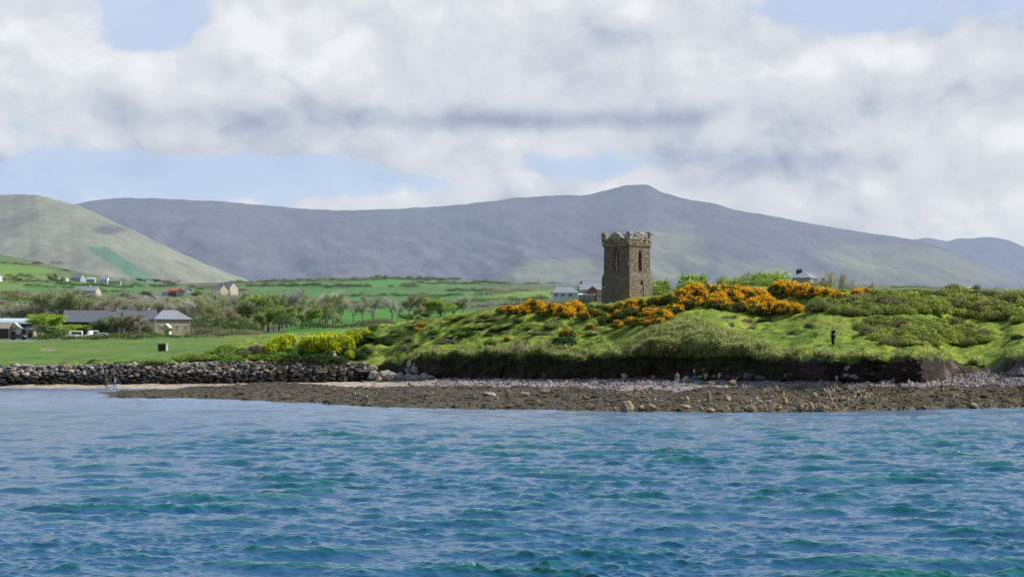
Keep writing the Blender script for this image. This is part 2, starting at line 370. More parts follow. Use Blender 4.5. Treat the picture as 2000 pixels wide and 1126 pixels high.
lay(sstep(2.85, 2.98, GL) * (1 - sstep(3.0, 3.06, GL)) * sstep(1640, 1700, GP) * .8 * sstep(-.2, .2, n5), [.20, .13, .10])
wf = sstep(3.2, 3.6, GL) * (1 - sstep(5.9, 6.0, GL)) * (1 - rough_px)
lay(wf * sstep(-.1, .5, fbm(GX, GY * .5, 14, 5, 141)) * .55, [.16, .22, .05]); lay(wf * sstep(.05, .5, fbm(GX, GY * .4, 7, 4, 151)) * .5, [.06, .135, .025]); lay(wf * sstep(.35, .6, fbm(GX, GY * .3, 3, 4, 161)) * .5, [.21, .21, .09])
# plain behind: dull scrub, then painted fields
lay(sstep(5.97, 6.05, GL) * (1 - sstep(9.0, 9.1, GL)), [.12, .15, .06])
lay(sstep(5.97, 6.05, GL) * (1 - sstep(9.0, 9.1, GL)) * sstep(-.2, .4, fbm(GX, GY, 60, 4, 90)), [.10, .17, .055])
lay(sstep(9.0, 9.3, GL), [.09, .12, .06])
def poly_mask(pts, lmin, lmax):
    """area of land inside a polygon"""
    x, y = GP, PYg; ins = np.zeros(GP.shape, bool); n = len(pts)
    for i in range(n):
        x0, y0 = pts[i]; x1, y1 = pts[(i + 1) % n]
        if y0 == y1: continue
        c = ((y0 > y) != (y1 > y)) & (x < (x1 - x0) * (y - y0) / (y1 - y0) + x0); ins ^= c
    return ins & (GL >= lmin) & (GL <= lmax)
GREEN = [.085, .20, .035]
for pts, col in [
    ([(-400, 500), (0, 506), (60, 517), (110, 527), (100, 532), (0, 545), (-400, 545)], [.13, .24, .03]),
    ([(-400, 547), (0, 547), (60, 535), (140, 540), (80, 560), (0, 572), (-400, 575)], [.13, .22, .04]),
    ([(50, 556), (110, 545), (240, 556), (330, 560), (290, 566), (120, 562), (50, 568)], GREEN),
    ([(180, 560), (300, 563), (295, 574), (190, 572)], [.10, .21, .04]),
    ([(-400, 580), (0, 580), (60, 576), (50, 600), (-400, 606)], GREEN),
    ([(280, 563), (400, 560), (400, 570), (290, 574)], [.15, .18, .08]),
    ([(440, 558), (560, 556), (560, 552), (640, 551), (760, 546), (860, 552), (945, 556), (900, 560), (760, 560), (600, 560), (430, 566)], [.085, .23, .045]),
    ([(480, 562), (620, 563), (760, 562), (860, 567), (990, 569), (960, 576), (760, 578), (600, 576), (500, 570)], [.075, .20, .04]),
    ([(620, 579), (900, 580), (960, 577), (940, 586), (820, 590), (640, 588)], [.08, .21, .04]),
    ([(950, 580), (1080, 563), (1130, 566), (1120, 582), (1030, 584), (950, 588)], [.17, .27, .04]),
    ([(990, 562), (1060, 563), (1000, 568), (960, 565)], [.10, .22, .05]),
    ([(600, 603), (860, 603), (1000, 605), (1000, 645), (560, 655), (560, 620)], [.075, .23, .03]),
    ([(90, 612), (400, 608), (560, 606), (560, 616), (90, 620)], [.10, .20, .04]),
    ([(1700, 564), (2400, 570), (2400, 577), (1700, 570)], [.10, .17, .06]),
    ([(1020, 596), (1200, 590), (1200, 606), (1020, 604)], [.11, .24, .03]),
]:
    mk = poly_mask(pts, 6.02, 9.05); C[mk] = np.array(col)
road = poly_mask([(100, 605), (180, 607), (300, 608), (300, 611), (180, 611), (100, 609)], 6.02, 9) | poly_mask([(190, 575), (320, 577), (320, 579.5), (190, 577.5)], 6.02, 9)
C[road] = [.22, .22, .23]
yard = poly_mask([(-300, 664), (70, 664), (110, 666), (-300, 669)], 4.5, 6.3); C[yard] = [.25, .23, .21]
bare = poly_mask([(80, 680), (112, 682), (100, 686), (78, 683)], 4.0, 6.0); C[bare] = [.28, .22, .14]
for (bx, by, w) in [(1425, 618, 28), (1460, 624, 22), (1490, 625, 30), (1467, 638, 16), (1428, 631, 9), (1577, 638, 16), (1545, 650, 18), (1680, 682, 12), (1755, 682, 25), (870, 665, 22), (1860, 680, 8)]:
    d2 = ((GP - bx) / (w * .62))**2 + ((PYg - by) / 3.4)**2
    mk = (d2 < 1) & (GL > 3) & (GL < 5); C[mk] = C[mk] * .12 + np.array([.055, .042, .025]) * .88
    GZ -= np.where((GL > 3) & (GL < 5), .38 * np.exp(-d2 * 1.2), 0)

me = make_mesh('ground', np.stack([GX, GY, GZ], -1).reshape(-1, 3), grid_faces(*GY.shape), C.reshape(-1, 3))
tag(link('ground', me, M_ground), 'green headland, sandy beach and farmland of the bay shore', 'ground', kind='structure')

# ground lookup: column px, photo row py, starting beyond Ymin
PYf = HY - (GZ - CZ) / GY * F
def col_of(px): return int(np.argmin(np.abs(cols_px - px)))
def on_ground(px, py, Ymin=0.0, Ymax=1e9):
    j = col_of(px); Yc = GY[:, j]; pc = PYf[:, j]
    ok = (Yc >= Ymin) & (Yc <= Ymax)
    idx = np.where(ok & (pc <= py))[0]
    k = idx[0] if len(idx) else np.where(ok)[0][np.argmin(pc[ok])]
    if k > 0 and pc[k - 1] > py >= pc[k]:
        f = (pc[k - 1] - py) / (pc[k - 1] - pc[k]); Y = Yc[k - 1] + f * (Yc[k] - Yc[k - 1]); z = GZ[k - 1, j] + f * (GZ[k, j] - GZ[k - 1, j])
    else: Y = Yc[k]; z = GZ[k, j]
    return Vector(((px - CX) / F * Y, Y, z))
def gz(px, Y):
    j = col_of(px); return float(np.interp(Y, GY[:, j], GZ[:, j]))
def on_y(px, Y): return Vector(((px - CX) / F * Y, Y, gz(px, Y)))

# ---------------------------------------------------------------- hills and mountains
def hill(name, ridge, Yr, Yf, zfoot, expo, cfun, label, seed, gully, cat='hill', p0=None, p1=None):
    px = np.arange(p0, p1, 3.0)
    rp = np.interp(px, [r[0] for r in ridge], [r[1] for r in ridge])
    ker = np.hanning(9); ker /= ker.sum(); rp = np.convolve(np.pad(rp, 4, mode='edge'), ker, 'valid')
    rp = rp + fbm(px, px * 0, 40, 4, seed) * 1.3
    Yrr = Yr + 260 * perlin(px / 300.0, px * 0 + .5, seed); zr = CZ + (HY - rp) / F * Yrr
    n = 170; t = np.linspace(0, 1, n)[:, None]
    Yg = Yf + (Yrr[None, :] - Yf) * t
    Zg = zfoot + (zr[None, :] - zfoot) * t**expo
    X = (px[None, :] - CX) / F * Yg
    env = np.sin(np.clip(t, 0, 1) * math.pi)**.8 * (1 - t * .35)
    g1 = fbm(X + .25 * Yg, Yg * .22, 520, 5, seed + 3)
    g = np.minimum(np.abs(g1), .5) * 2 - .5
    dz = env * (g * gully + fbm(X, Yg, 260, 4, seed + 9) * gully * .35)
    Zg = Zg + dz
    tb = np.linspace(.12, 1, 8)[:, None]
    Yb = Yrr[None, :] + tb * 1500; Zb = zr[None, :] * (1 - tb**1.3) + zfoot * tb
    Xb = (px[None, :] - CX) / F * Yrr[None, :] * np.ones_like(tb)
    YY = np.concatenate([Yg, Yb]); ZZ = np.concatenate([Zg, Zb]); XX = np.concatenate([X, Xb])
    tt = np.concatenate([t * np.ones_like(Yg), np.ones_like(Yb)]); PP = np.broadcast_to(px, YY.shape)
    pyy = HY - (ZZ - CZ) / YY * F
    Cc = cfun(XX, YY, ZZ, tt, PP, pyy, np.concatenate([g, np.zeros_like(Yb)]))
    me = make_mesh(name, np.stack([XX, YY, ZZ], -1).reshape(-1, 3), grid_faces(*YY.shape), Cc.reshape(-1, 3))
    return tag(link(name, me, M_hill), label, cat, kind='structure')
def blend(a, b, m): m = np.clip(m, 0, 1)[..., None]; return a * (1 - m) + np.asarray(b) * m
def patch(PP, py, cx, cy, rx, ry, X, Y, amp=1.0, soft=.6):
    d = ((PP - cx) / rx)**2 + ((py - cy) / ry)**2 + fbm(X, Y, 330, 4, int(cx)) * .9
    return amp * (1 - sstep(1 - soft, 1 + soft, d))
def c_main(X, Y, Z, t, P, py, g):
    c = np.ones(X.shape + (3,)) * np.array([.126, .126, .141])  # slate-blue albedo holds the painted cloud shadow and some haze
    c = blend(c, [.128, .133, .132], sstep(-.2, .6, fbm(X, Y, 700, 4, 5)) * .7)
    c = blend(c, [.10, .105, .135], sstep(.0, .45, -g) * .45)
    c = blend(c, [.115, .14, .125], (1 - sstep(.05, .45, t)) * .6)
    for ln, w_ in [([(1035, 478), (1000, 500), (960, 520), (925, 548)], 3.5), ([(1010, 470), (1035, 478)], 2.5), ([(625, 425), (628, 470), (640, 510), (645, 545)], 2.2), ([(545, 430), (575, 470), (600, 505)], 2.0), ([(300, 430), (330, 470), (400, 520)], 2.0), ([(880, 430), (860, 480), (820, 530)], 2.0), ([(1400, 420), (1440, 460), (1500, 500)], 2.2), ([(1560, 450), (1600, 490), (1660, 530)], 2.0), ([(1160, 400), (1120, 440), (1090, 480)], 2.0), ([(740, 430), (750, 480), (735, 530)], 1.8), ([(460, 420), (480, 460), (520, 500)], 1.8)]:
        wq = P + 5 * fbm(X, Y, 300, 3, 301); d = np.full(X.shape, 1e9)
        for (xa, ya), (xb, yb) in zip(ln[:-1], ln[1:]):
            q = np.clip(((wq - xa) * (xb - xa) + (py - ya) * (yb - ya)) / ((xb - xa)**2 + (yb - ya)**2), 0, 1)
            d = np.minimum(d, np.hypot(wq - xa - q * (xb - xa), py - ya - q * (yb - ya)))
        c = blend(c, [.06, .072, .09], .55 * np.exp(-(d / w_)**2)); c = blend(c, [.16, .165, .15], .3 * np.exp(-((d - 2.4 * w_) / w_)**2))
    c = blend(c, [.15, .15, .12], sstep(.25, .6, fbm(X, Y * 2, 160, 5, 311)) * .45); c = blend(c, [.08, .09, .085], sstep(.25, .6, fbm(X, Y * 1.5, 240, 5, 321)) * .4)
    sun_patch = [.25, .27, .11]  # sunlit patches between cloud shadows, painted into the albedo
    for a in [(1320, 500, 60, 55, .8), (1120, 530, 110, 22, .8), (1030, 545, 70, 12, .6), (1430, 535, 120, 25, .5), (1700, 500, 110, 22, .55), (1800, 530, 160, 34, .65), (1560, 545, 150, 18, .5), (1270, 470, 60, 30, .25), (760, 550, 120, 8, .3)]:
        c = blend(c, sun_patch, patch(P, py, *a[:4], X, Y, a[4] * .8))
    return c
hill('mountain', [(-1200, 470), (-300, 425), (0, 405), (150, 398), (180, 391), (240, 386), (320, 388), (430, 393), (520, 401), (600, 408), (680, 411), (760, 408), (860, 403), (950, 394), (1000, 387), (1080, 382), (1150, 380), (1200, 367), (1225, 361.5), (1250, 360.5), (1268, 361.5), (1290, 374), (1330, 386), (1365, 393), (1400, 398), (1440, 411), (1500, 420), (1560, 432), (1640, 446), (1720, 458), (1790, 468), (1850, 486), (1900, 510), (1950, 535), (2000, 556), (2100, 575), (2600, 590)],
     6500, 3300, 20, 1.35, c_main, 'long slate blue mountain ridge in painted cloud shadow with a small peak', 100, 42, 'mountain', -900, 2500)
def c_left(X, Y, Z, t, P, py, g):
    c = np.ones(X.shape + (3,)) * np.array([.235, .245, .155])
    c = blend(c, [.17, .165, .12], sstep(.1, .7, fbm(X, Y, 300, 4, 6)) * .6)
    c = blend(c, [.29, .31, .18], sstep(.0, .6, fbm(X, Y, 180, 4, 8)) * .5)
    c = blend(c, [.09, .085, .09], patch(P, py, 210, 449, 34, 9, X, Y, .8))
    c = blend(c, [.12, .20, .10], (1 - sstep(.25, .5, t + .1 * g)) * .5)
    c = blend(c, [.15, .15, .10], sstep(.2, .6, fbm(X + .4 * Y, Y * .5, 90, 5, 331)) * .45); c = blend(c, [.30, .29, .19], sstep(.25, .6, fbm(X + .3 * Y, Y * .4, 60, 4, 341)) * .4)
    # improved green field running down the slope
    x0 = np.interp(py, [480, 545], [165, 260]); x1 = np.interp(py, [480, 555], [205, 320])
    wob = 7 * fbm(X, Y, 160, 3, 44); P = P + wob; f = sstep(-6, 4, P - x0) * (1 - sstep(-4, 6, P - x1)) * sstep(479, 484, py)
    c = blend(c, [.07, .20, .09], f * .85)
    return c
hill('left_hill', [(-1400, 470), (-300, 400), (-100, 384), (0, 381), (45, 379), (80, 382), (110, 390), (150, 400), (200, 422), (300, 468), (350, 493), (400, 515), (450, 534), (500, 553), (560, 570), (700, 600)],
     3700, 2350, 22, 1.2, c_left, 'sunlit pale green and brown hillside at the left with a green field strip', 200, 20, 'hill', -1300, 640)
def c_right(X, Y, Z, t, P, py, g):
    c = np.ones(X.shape + (3,)) * np.array([.11, .11, .14])
    return blend(c, [.19, .20, .12], sstep(.1, .5, fbm(X, Y, 900, 4, 61)) * .6)
hill('right_hill', [(1500, 520), (1700, 482), (1780, 467), (1810, 464.5), (1850, 471), (1870, 465), (1900, 466), (1935, 461), (1965, 468), (2000, 482), (2100, 500), (2300, 470), (2900, 500)],
     10500, 7600, 20, 1.2, c_right, 'farthest hazy blue hills at the right edge', 300, 70, 'hill', 1500, 2900)

# ---------------------------------------------------------------- sea
def build_sea():
    pyr = np.concatenate([np.array([17500 / y for y in (6, 10, 16, 22, 28, 32, 35)]), np.arange(480, 110, -.5), np.arange(110, 60, -.22)])
    Y = 17500.0 / pyr; Y = Y[Y < 280]
    px = np.concatenate([np.linspace(-4000, -120, 160)[:-1], np.arange(-120, 2120, 2.2), np.linspace(2120, 6000, 160)])
    YY = np.repeat(Y[:, None], len(px), 1); XX = (px[None, :] - CX) / F * YY
    drow = np.gradient(Y)[:, None]; dcol = (np.gradient(px)[None, :] / F) * YY
    r = np.random.default_rng(12)
    Z = np.zeros_like(XX); DX = np.zeros_like(XX); DY = np.zeros_like(XX)
    calm = .42 + .58 * (1 - sstep(95, 165, YY + fbm(XX, YY, 25, 2, 5) * 22 - 18 * sstep(-5, 30, XX)))
    calm *= .55 + .45 * sstep(-26, -4, XX + 0.15 * (YY - 60)) * 1 + .25 * sstep(.0, .5, fbm(XX, YY * .6, 14, 2, 6)) 
    gust = .72 + .55 * sstep(-.5, .5, fbm(XX, YY, 10, 3, 7))
    for i in range(84):
        L = 0.2 * (4.3 / 0.2)**(r.random()**1.0)
        th = r.normal(0, .38 if L > 1.2 else .6) - .15
        k = 2 * math.pi / L; kx = math.sin(th) * k; ky = -math.cos(th) * k
        a = .0078 * L**.84 * (1.0 if L < 4.2 else .75) * (.7 + .6 * r.random())
        dr = abs(drow) * abs(math.cos(th)) + dcol * abs(math.sin(th))
        att = 1 - sstep(.28, .5, dr / L)
        ph = kx * XX + ky * YY + r.random() * 6.28
        A = a * att * (gust if L < 1.2 else 1)
        c = np.cos(ph); s = np.sin(ph)
        Z += A * c; DX -= A * .85 * math.sin(th) * s; DY += A * .85 * math.cos(th) * s
    Z *= calm; DX *= calm; DY *= calm
    edge = sstep(5, 34, YY)
    Z *= edge
    # few breaking crests
    cr = Z - .5 * np.roll(Z, 3, 0) - .5 * np.roll(Z, -3, 0)
    foam = sstep(.17, .24, Z + .08 * fbm(XX, YY * .5, .35, 3, 9)) * sstep(.1, .6, fbm(XX, YY, 6, 2, 19) + .25)
    V = np.stack([XX + DX, YY + DY, Z], -1).reshape(-1, 3)
    me = make_mesh('sea', V, grid_faces(*XX.shape), None, True, more={'foam': foam, 'hgt': Z})
    def f(t, b):
        p = wpos(t); h = fattr(t, 'hgt')
        b.inputs['IOR'].default_value = 1.40; b.inputs['Specular IOR Level'].default_value = 1.0; b.inputs['Specular Tint'].default_value = (.66, .83, 1, 1)
        s_ = t.node('ShaderNodeSeparateXYZ'); t.l.new(p, s_.inputs[0])
        g = t.mix(t.ss(h, -.01, .17), (.007, .082, .170), (.003, .124, .096))
        sky_refl = t.ss(t.m('ADD', s_.outputs[1], t.lin(t.noise(p, .05, 4, .6), .3, .7, -14, 14)), 105, 215, 0, .85)
        g = t.mix(sky_refl, g, (.15, .25, .42))  # pale sandy shallows, with sky reflection painted into the same base colour
        fo = t.m('MULTIPLY', fattr(t, 'foam'), t.ss(t.noise(p, 7, 5, .7), .52, .6, 0, .9))
        t.put(b.inputs['Base Color'], t.mix(fo, g, (.75, .8, .82)))
        t.put(b.inputs['Roughness'], t.m('ADD', t.lin(s_.outputs[1], 40, 170, .04, .12), t.m('MULTIPLY', fo, .6)))
        mp = t.node('ShaderNodeMapping'); t.l.new(p, mp.inputs[0]); mp.inputs['Scale'].default_value = (.55, 1.0, 1)
        bump(t, b, t.m('ADD', t.noise(mp.outputs[0], 2.8, 7, .66), t.m('MULTIPLY', t.noise(mp.outputs[0], 9, 5, .6), .4)), .28, .2)
    tag(link('sea', me, pmat('sea_water', f)), 'choppy blue and teal sea water of the bay', 'sea', kind='structure')
build_sea()

# ---------------------------------------------------------------- rocks
def ico(sub):
    bm = bmesh.new(); bmesh.ops.create_icosphere(bm, subdivisions=sub, radius=1.0)
    v = np.array([x.co[:] for x in bm.verts]); f = np.array([[y.index for y in x.verts] for x in bm.faces]); bm.free()
    return v / np.linalg.norm(v, axis=1)[:, None], f
ICO1, ICO2, ICO3 = ico(1), ico(2), ico(3)
def rock_shape(r, base, planes=14, rough=.06, flat=1.0):
    """angular stone: a ball cut by random planes"""
    v, f = base
    n = r.normal(size=(planes, 3)); n /= np.linalg.norm(n, axis=1)[:, None]; d = r.uniform(.62, 1.0, planes)
    dot = v @ n.T; rr = np.where(dot > .05, d[None] / np.maximum(dot, .05), 9).min(1); rr = np.minimum(rr, 1.15)
    rr = rr * (1 + rough * r.normal(size=len(v)))
    return v * rr[:, None], f
def rotz(a):
    c, s = math.cos(a), math.sin(a); return np.array([[c, -s, 0], [s, c, 0], [0, 0, 1]])
def randrot(r):
    q = r.normal(size=4); q /= np.linalg.norm(q); w, x, y, z = q
    return np.array([[1 - 2 * (y*y + z*z), 2 * (x*y - z*w), 2 * (x*z + y*w)], [2 * (x*y + z*w), 1 - 2 * (x*x + z*z), 2 * (y*z - x*w)], [2 * (x*z - y*w), 2 * (y*z + x*w), 1 - 2 * (x*x + y*y)]])
class Heap:
    def __init__(s): s.V = []; s.Fc = []; s.C = []; s.n = 0
    def add(s, v, f, c):
        s.V.append(v); s.Fc.append(f + s.n); s.C.append(np.broadcast_to(np.asarray(c, float), v.shape) if np.ndim(c) == 1 else c); s.n += len(v)
    def mesh(s, name, smooth=True): return make_mesh(name, np.concatenate(s.V), np.concatenate(s.Fc), np.concatenate(s.C), smooth)

r = np.random.default_rng(5)
stones = [rock_shape(r, ICO2, 12) for _ in range(14)]
chips = [rock_shape(r, ICO1, 9, .1) for _ in range(14)]
GREY = np.array([.20, .195, .20]); TAN = np.array([.38, .31, .22]); PALE = np.array([.42, .40, .37]); DARK = np.array([.085, .08, .078]); PINK = np.array([.33, .265, .255])
# rubble sea wall
h = Heap()
pxs = -260.0
while pxs < 722:
    Yb_ = np.interp(pxs, cols_px, Y2 * 1.0); Yt_ = np.interp(pxs, cols_px, Y3)
    zb_ = float(np.interp(pxs, cols_px, z2)); zt_ = float(np.interp(pxs, cols_px, z3)) - .02
    zt_ -= .3 * max(0, (pxs - 690) / 30)
    step = 5 + 4 * r.random()
    z = zb_ - .15
    while z < zt_ + .25:
        s = r.uniform(.13, .40) * (1.0 if z > zb_ + .6 else 1.2); f = (z - zb_) / max(zt_ - zb_, .1)
        v, fc = stones[r.integers(14)]
        V = (v * np.array([s * r.uniform(1.0, 2.0), s * 1.15, s * r.uniform(.4, .95)])) @ rotz(r.normal(0, .5)).T
        if r.random() < .25: V = V @ randrot(r).T
        p = np.array([(pxs + r.normal(0, 4) - CX) / F * Yb_, Yb_ + (Yt_ - Yb_) * f + r.normal(0, .22) - .15, z + s * .3])
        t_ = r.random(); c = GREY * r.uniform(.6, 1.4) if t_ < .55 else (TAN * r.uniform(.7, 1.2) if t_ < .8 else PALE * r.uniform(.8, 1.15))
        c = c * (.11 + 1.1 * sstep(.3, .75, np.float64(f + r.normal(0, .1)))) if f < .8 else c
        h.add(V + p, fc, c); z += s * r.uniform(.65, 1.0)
    if r.random() < .8:
        s = r.uniform(.22, .5); v, fc = stones[r.integers(14)]
        h.add(v * np.array([s * 1.5, s, s * .6]) + np.array([(pxs - CX) / F * Yt_, Yt_ + r.uniform(0, 1.3), zt_ + .12]), fc, (PALE if r.random() < .55 else TAN) * r.uniform(.7, 1.15))
    pxs += step
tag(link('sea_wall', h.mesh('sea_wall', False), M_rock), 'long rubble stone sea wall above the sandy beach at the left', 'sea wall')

# loose stones of the upper beach (nobody could count them)
YB_PY = [(90, 768), (200, 765), (300, 762), (400, 757), (530, 748), (600, 752), (700, 758), (800, 755), (900, 754), (1000, 756), (1130, 757), (1200, 765), (1270, 760), (1330, 768), (1375, 757), (1600, 757), (2000, 755), (2500, 756)]
h = Heap()
for i in range(7800):
    px = 700 + 1500 * r.random()**.85 if i % 2 else r.uniform(1150, 2200)
    j = col_of(px); y2 = float(np.interp(px, cols_px, Y2))
    pb = np.interp(px, [a[0] for a in YB_PY], [a[1] for a in YB_PY])
    g0 = on_ground(px, pb + 2, float(np.interp(px, cols_px, Y1)))
    Y = g0.y + (y2 - .3 - g0.y) * r.random()**(.8)
    if 1210 < px < 1450 and Y < g0.y + (y2 - g0.y) * .55 and r.random() < .93: continue
    if px < 850 and r.random() < .75: continue
    if 1838 < px < 1905 and Y > g0.y + (y2 - g0.y) * .6 and r.random() < .8: continue
    P_ = on_y(px, Y); big = px > 1560 or (1200 < px < 1300)
    s = r.uniform(.07, .24) * (1.5 if r.random() < .06 else 1)
    v, fc = chips[r.integers(14)]
    V = (v * np.array([s, s, s * (r.uniform(.8, 1.5) if big else .8)])) @ (rotz(r.random() * 6).T if big else randrot(r).T)
    if big: V[:, 0] += V[:, 2] * r.normal(.25, .3)
    t_ = r.random(); c = GREY * r.uniform(.6, 1.5) if t_ < .5 else (PINK * r.uniform(.7, 1.3) if t_ < .85 else PALE * r.uniform(.8, 1.25))
    h.add(V + np.array([P_.x, P_.y, P_.z + s * .25]), fc, c)
tag(link('shingle', h.mesh('shingle', False), M_rock), 'grey and pink stones strewn along the foot of the low cliff', 'shingle', kind='stuff')

# seaweed covered reef
pxr = np.arange(88, 2500, 1.6)
pyf = np.interp(pxr, [88, 120, 200, 400, 520, 600, 800, 1000, 1200, 1400, 1600, 1700, 1850, 2000, 2500], [770, 774, 776.5, 779, 784, 788.5, 798, 800.5, 803.5, 806, 804, 802, 798.5, 795, 790])
pyf = pyf + fbm(pxr, pxr * 0, 60, 4, 71) * .9
pyb = np.interp(pxr, [a[0] for a in YB_PY], [a[1] for a in YB_PY]) + fbm(pxr, pxr * 0, 45, 4, 72) * 1.2
Yfr = 17500 / (pyf - 690); Ybk = np.empty_like(pxr); zbk = np.empty_like(pxr)
for i, px in enumerate(pxr):
    ys = 17500 / (pyb[i] - 690); g = on_ground(px, pyb[i], float(np.interp(px, cols_px, Y1)) - 4)
    if ys < g.y and px < 560 and gz(px, ys) < 0: Ybk[i], zbk[i] = ys, -.12
    else: Ybk[i], zbk[i] = g.y, g.z - .05
ker = np.hanning(31); ker /= ker.sum()
Ybk = np.convolve(np.pad(Ybk, 15, mode='edge'), ker, 'valid'); 
zbk = np.convolve(np.pad(zbk, 15, mode='edge'), ker, 'valid')
n = 120; t = np.linspace(0, 1, n)[:, None]
RY = Yfr + (Ybk - Yfr) * t; RX = (pxr - CX) / F * RY; RZ = -.14 + (zbk + .14) * t
hh = np.interp(pxr, [88, 150, 250, 400, 530, 700, 1000, 1400, 2500], [.12, .22, .42, .62, .75, .55, .55, .6, .5])
env = np.minimum(1, np.minimum(t / .06, (1 - t) / .09))
lum = fbm(RX, RY, 2.6, 5, 75, .6); lum2 = fbm(RX, RY, .9, 3, 76)
RZ = RZ + env * hh * (.30 + .36 * lum + .12 * lum2) + env * .1
tanm = sstep(.15, .55, fbm(RX, RY, 5, 4, 80) + .35 * (1 - t) - .1 + .25 * sstep(1350, 1500, pxr) * (1 - sstep(1650, 1750, pxr)))
RC = np.ones(RX.shape + (3,)) * np.array([.085, .062, .024])
def mixc(c, m, col): m = np.clip(m, 0, 1)[..., None]; return c * (1 - m) + np.asarray(col) * m
RC = mixc(RC, sstep(-.2, .5, fbm(RX, RY, 6, 4, 81)) * .8, [.115, .085, .03])
RC = mixc(RC, (1 - sstep(.0, .45, t + .2 * lum)) * .75, [.11, .095, .035])
RC = mixc(RC, sstep(.35, .6, lum2 + .4 * lum) * .35 * tanm, [.34, .27, .18])
RC = mixc(RC, sstep(.3, .7, -lum) * .6, [.035, .028, .015]); RC = RC * np.array([.60, .61, .32]); RZ = RZ - .45 * (1 - sstep(120, 240, np.broadcast_to(pxr, RZ.shape)))
me = make_mesh('reef', np.stack([RX, RY, RZ], -1).reshape(-1, 3), grid_faces(*RX.shape), RC.reshape(-1, 3))
tag(link('reef', me, M_weed), 'low rocky reef covered with brown seaweed along the water', 'reef', kind='structure')
h = Heap()
q_ = lambda a, b: tanm[b, a]
for i in range(10500):
    a = int(len(pxr) * r.random()); b = int(n * r.uniform(.03, .96)); px = pxr[a]
    s = r.uniform(.035, .12) * (1.0 + .7 * q_(a, b)) * (1 if px > 400 else .7); v, fc = chips[r.integers(14)]
    q = tanm[b, a]; t_ = r.random()
    rocky = t_ < .02 + ((.45 * q + .25 * math.exp(-((px - 1530) / 140)**2) * (b < 75)) if px > 1180 else .06)
    if (px < 430 and rocky) or px < 230: continue
    c = (TAN if r.random() < .7 else PALE * .8) * r.uniform(.55, 1.2) if rocky else np.array([[.02, .015, .007], [.075, .06, .014], [.04, .028, .009], [.10, .09, .022]][r.integers(4)]) * r.uniform(.6, 1.3)
    sc_ = np.array([s * r.uniform(.6, 1.3), s * .8, s * r.uniform(.8, 2.6)]) if rocky else np.array([s * 2.8, s * 2.0, s * .6])
    V = (v * sc_) @ rotz(r.normal(0, .6)).T
    if rocky: V[:, 0] += V[:, 2] * r.normal(.2, .3)
    h.add(V + np.array([RX[b, a], RY[b, a], RZ[b, a] + s * .1]), fc, c)
tag(link('seaweed', h.mesh('seaweed', False), M_weed), 'brown and olive seaweed clumps and small stones on the reef', 'seaweed', kind='stuff')

# single rocks
def rock_obj(px, py, w, hgt, col, label, group, name='rock', onreef=True, tall=False, Y=None):
    if onreef:
        j = int(np.argmin(abs(pxr - px))); pp = HY - (RZ[:, j] - CZ) / RY[:, j] * F
        k = int(np.argmin(abs(pp - py))); P_ = Vector((RX[k, j], RY[k, j], RZ[k, j]))
    elif Y: P_ = at(px, py, Y)
    else: P_ = on_ground(px, py, 170)
    k_ = P_.y / F
    W_, H_ = w * k_ / 2, hgt * k_
    v, fc = rock_shape(r, ICO3, 11, .02)
    V = v * np.array([W_ * 1.02, W_ * .75, H_ * .60]) + np.array([0, 0, H_ * .40])
    V[:, 0] += .18 * V[:, 2] * r.normal(0, 1)
    V += .04 * H_ * np.stack([perlin(V[:, 0] * 6, V[:, 2] * 6 + i, 3) for i in range(3)], -1)
    me = make_mesh(name, V, fc, np.broadcast_to(np.asarray(col) * r.uniform(.85, 1.15), V.shape), False)
    o = link(name, me, M_rock, loc=P_)
    return tag(o, label, 'rock', group)
TR = [.34, .255, .165]
for px, py, w, hg, lb in [
    (1223, 803, 28, 21, 'large tan upright rock at the water edge below the tower'), (1253, 801, 16, 12, 'small tan rock just right of the large upright rock'),
    (1272, 801, 24, 15, 'broad tan rock second right of the large upright rock'), (1200, 801, 9, 7, 'small tan rock left of the large upright rock'),
    (1384, 783, 10, 22, 'narrow tan standing rock in the middle of the reef'), (1344, 786, 10, 13, 'tan pointed rock left of the narrow standing rock'),
    (1330, 784, 12, 10, 'leaning tan rock low beside the pointed reef rock'), (1336, 797, 24, 9, 'flat tan rock below the pointed reef rock'),
    (1390, 805, 18, 9, 'tan rock at the water edge right of the flat rock'), (1436, 804, 14, 12, 'tan jagged rock at the water edge in the reef middle'),
    (1462, 803, 22, 12, 'wide tan jagged rock at the water edge, right of the reef middle'), (1483, 788, 12, 10, 'small tan rock above the wide jagged one'),
    (1420, 786, 14, 13, 'pale jagged rock right of the narrow standing rock'), (1535, 788, 12, 15, 'pale tan rock standing left of the jagged rock row'),
    (1563, 803, 14, 22, 'tall jagged tan rock at the water edge'), (1586, 802, 12, 16, 'pointed tan rock right of the tall jagged one'),
    (1606, 803, 18, 14, 'tan rock at the water edge below the standing man'), (1630, 800, 12, 16, 'tan rock just right of the one below the man'), (1618, 777, 14, 16, 'pale leaning rock on the upper reef below the man'),
    (1590, 779, 12, 13, 'pale rock on the upper reef left of the leaning rock'), (1902, 795, 14, 10, 'tan rock at the water edge far right'), (1932, 793, 7, 7, 'smallest tan rock at the water edge far right'),
    (969, 782, 9, 9, 'small orange rock in the middle left reef'), (958, 774, 28, 9, 'long flat pale rock on the middle left reef'), (992, 775, 11, 15, 'upright grey rock on the middle left reef'),
    (1024, 775, 22, 11, 'slanting pale rock right of the upright grey one'), (1063, 768, 15, 9, 'pale rock on the upper reef below the cliff'), (847, 768, 9, 5, 'flat pale slab on the left of the reef')]:
    rock_obj(px, py, w, hg, TR if 'tan' in lb or 'orange' in lb else [.31, .28, .24], lb, 'rocks standing out of the seaweed')
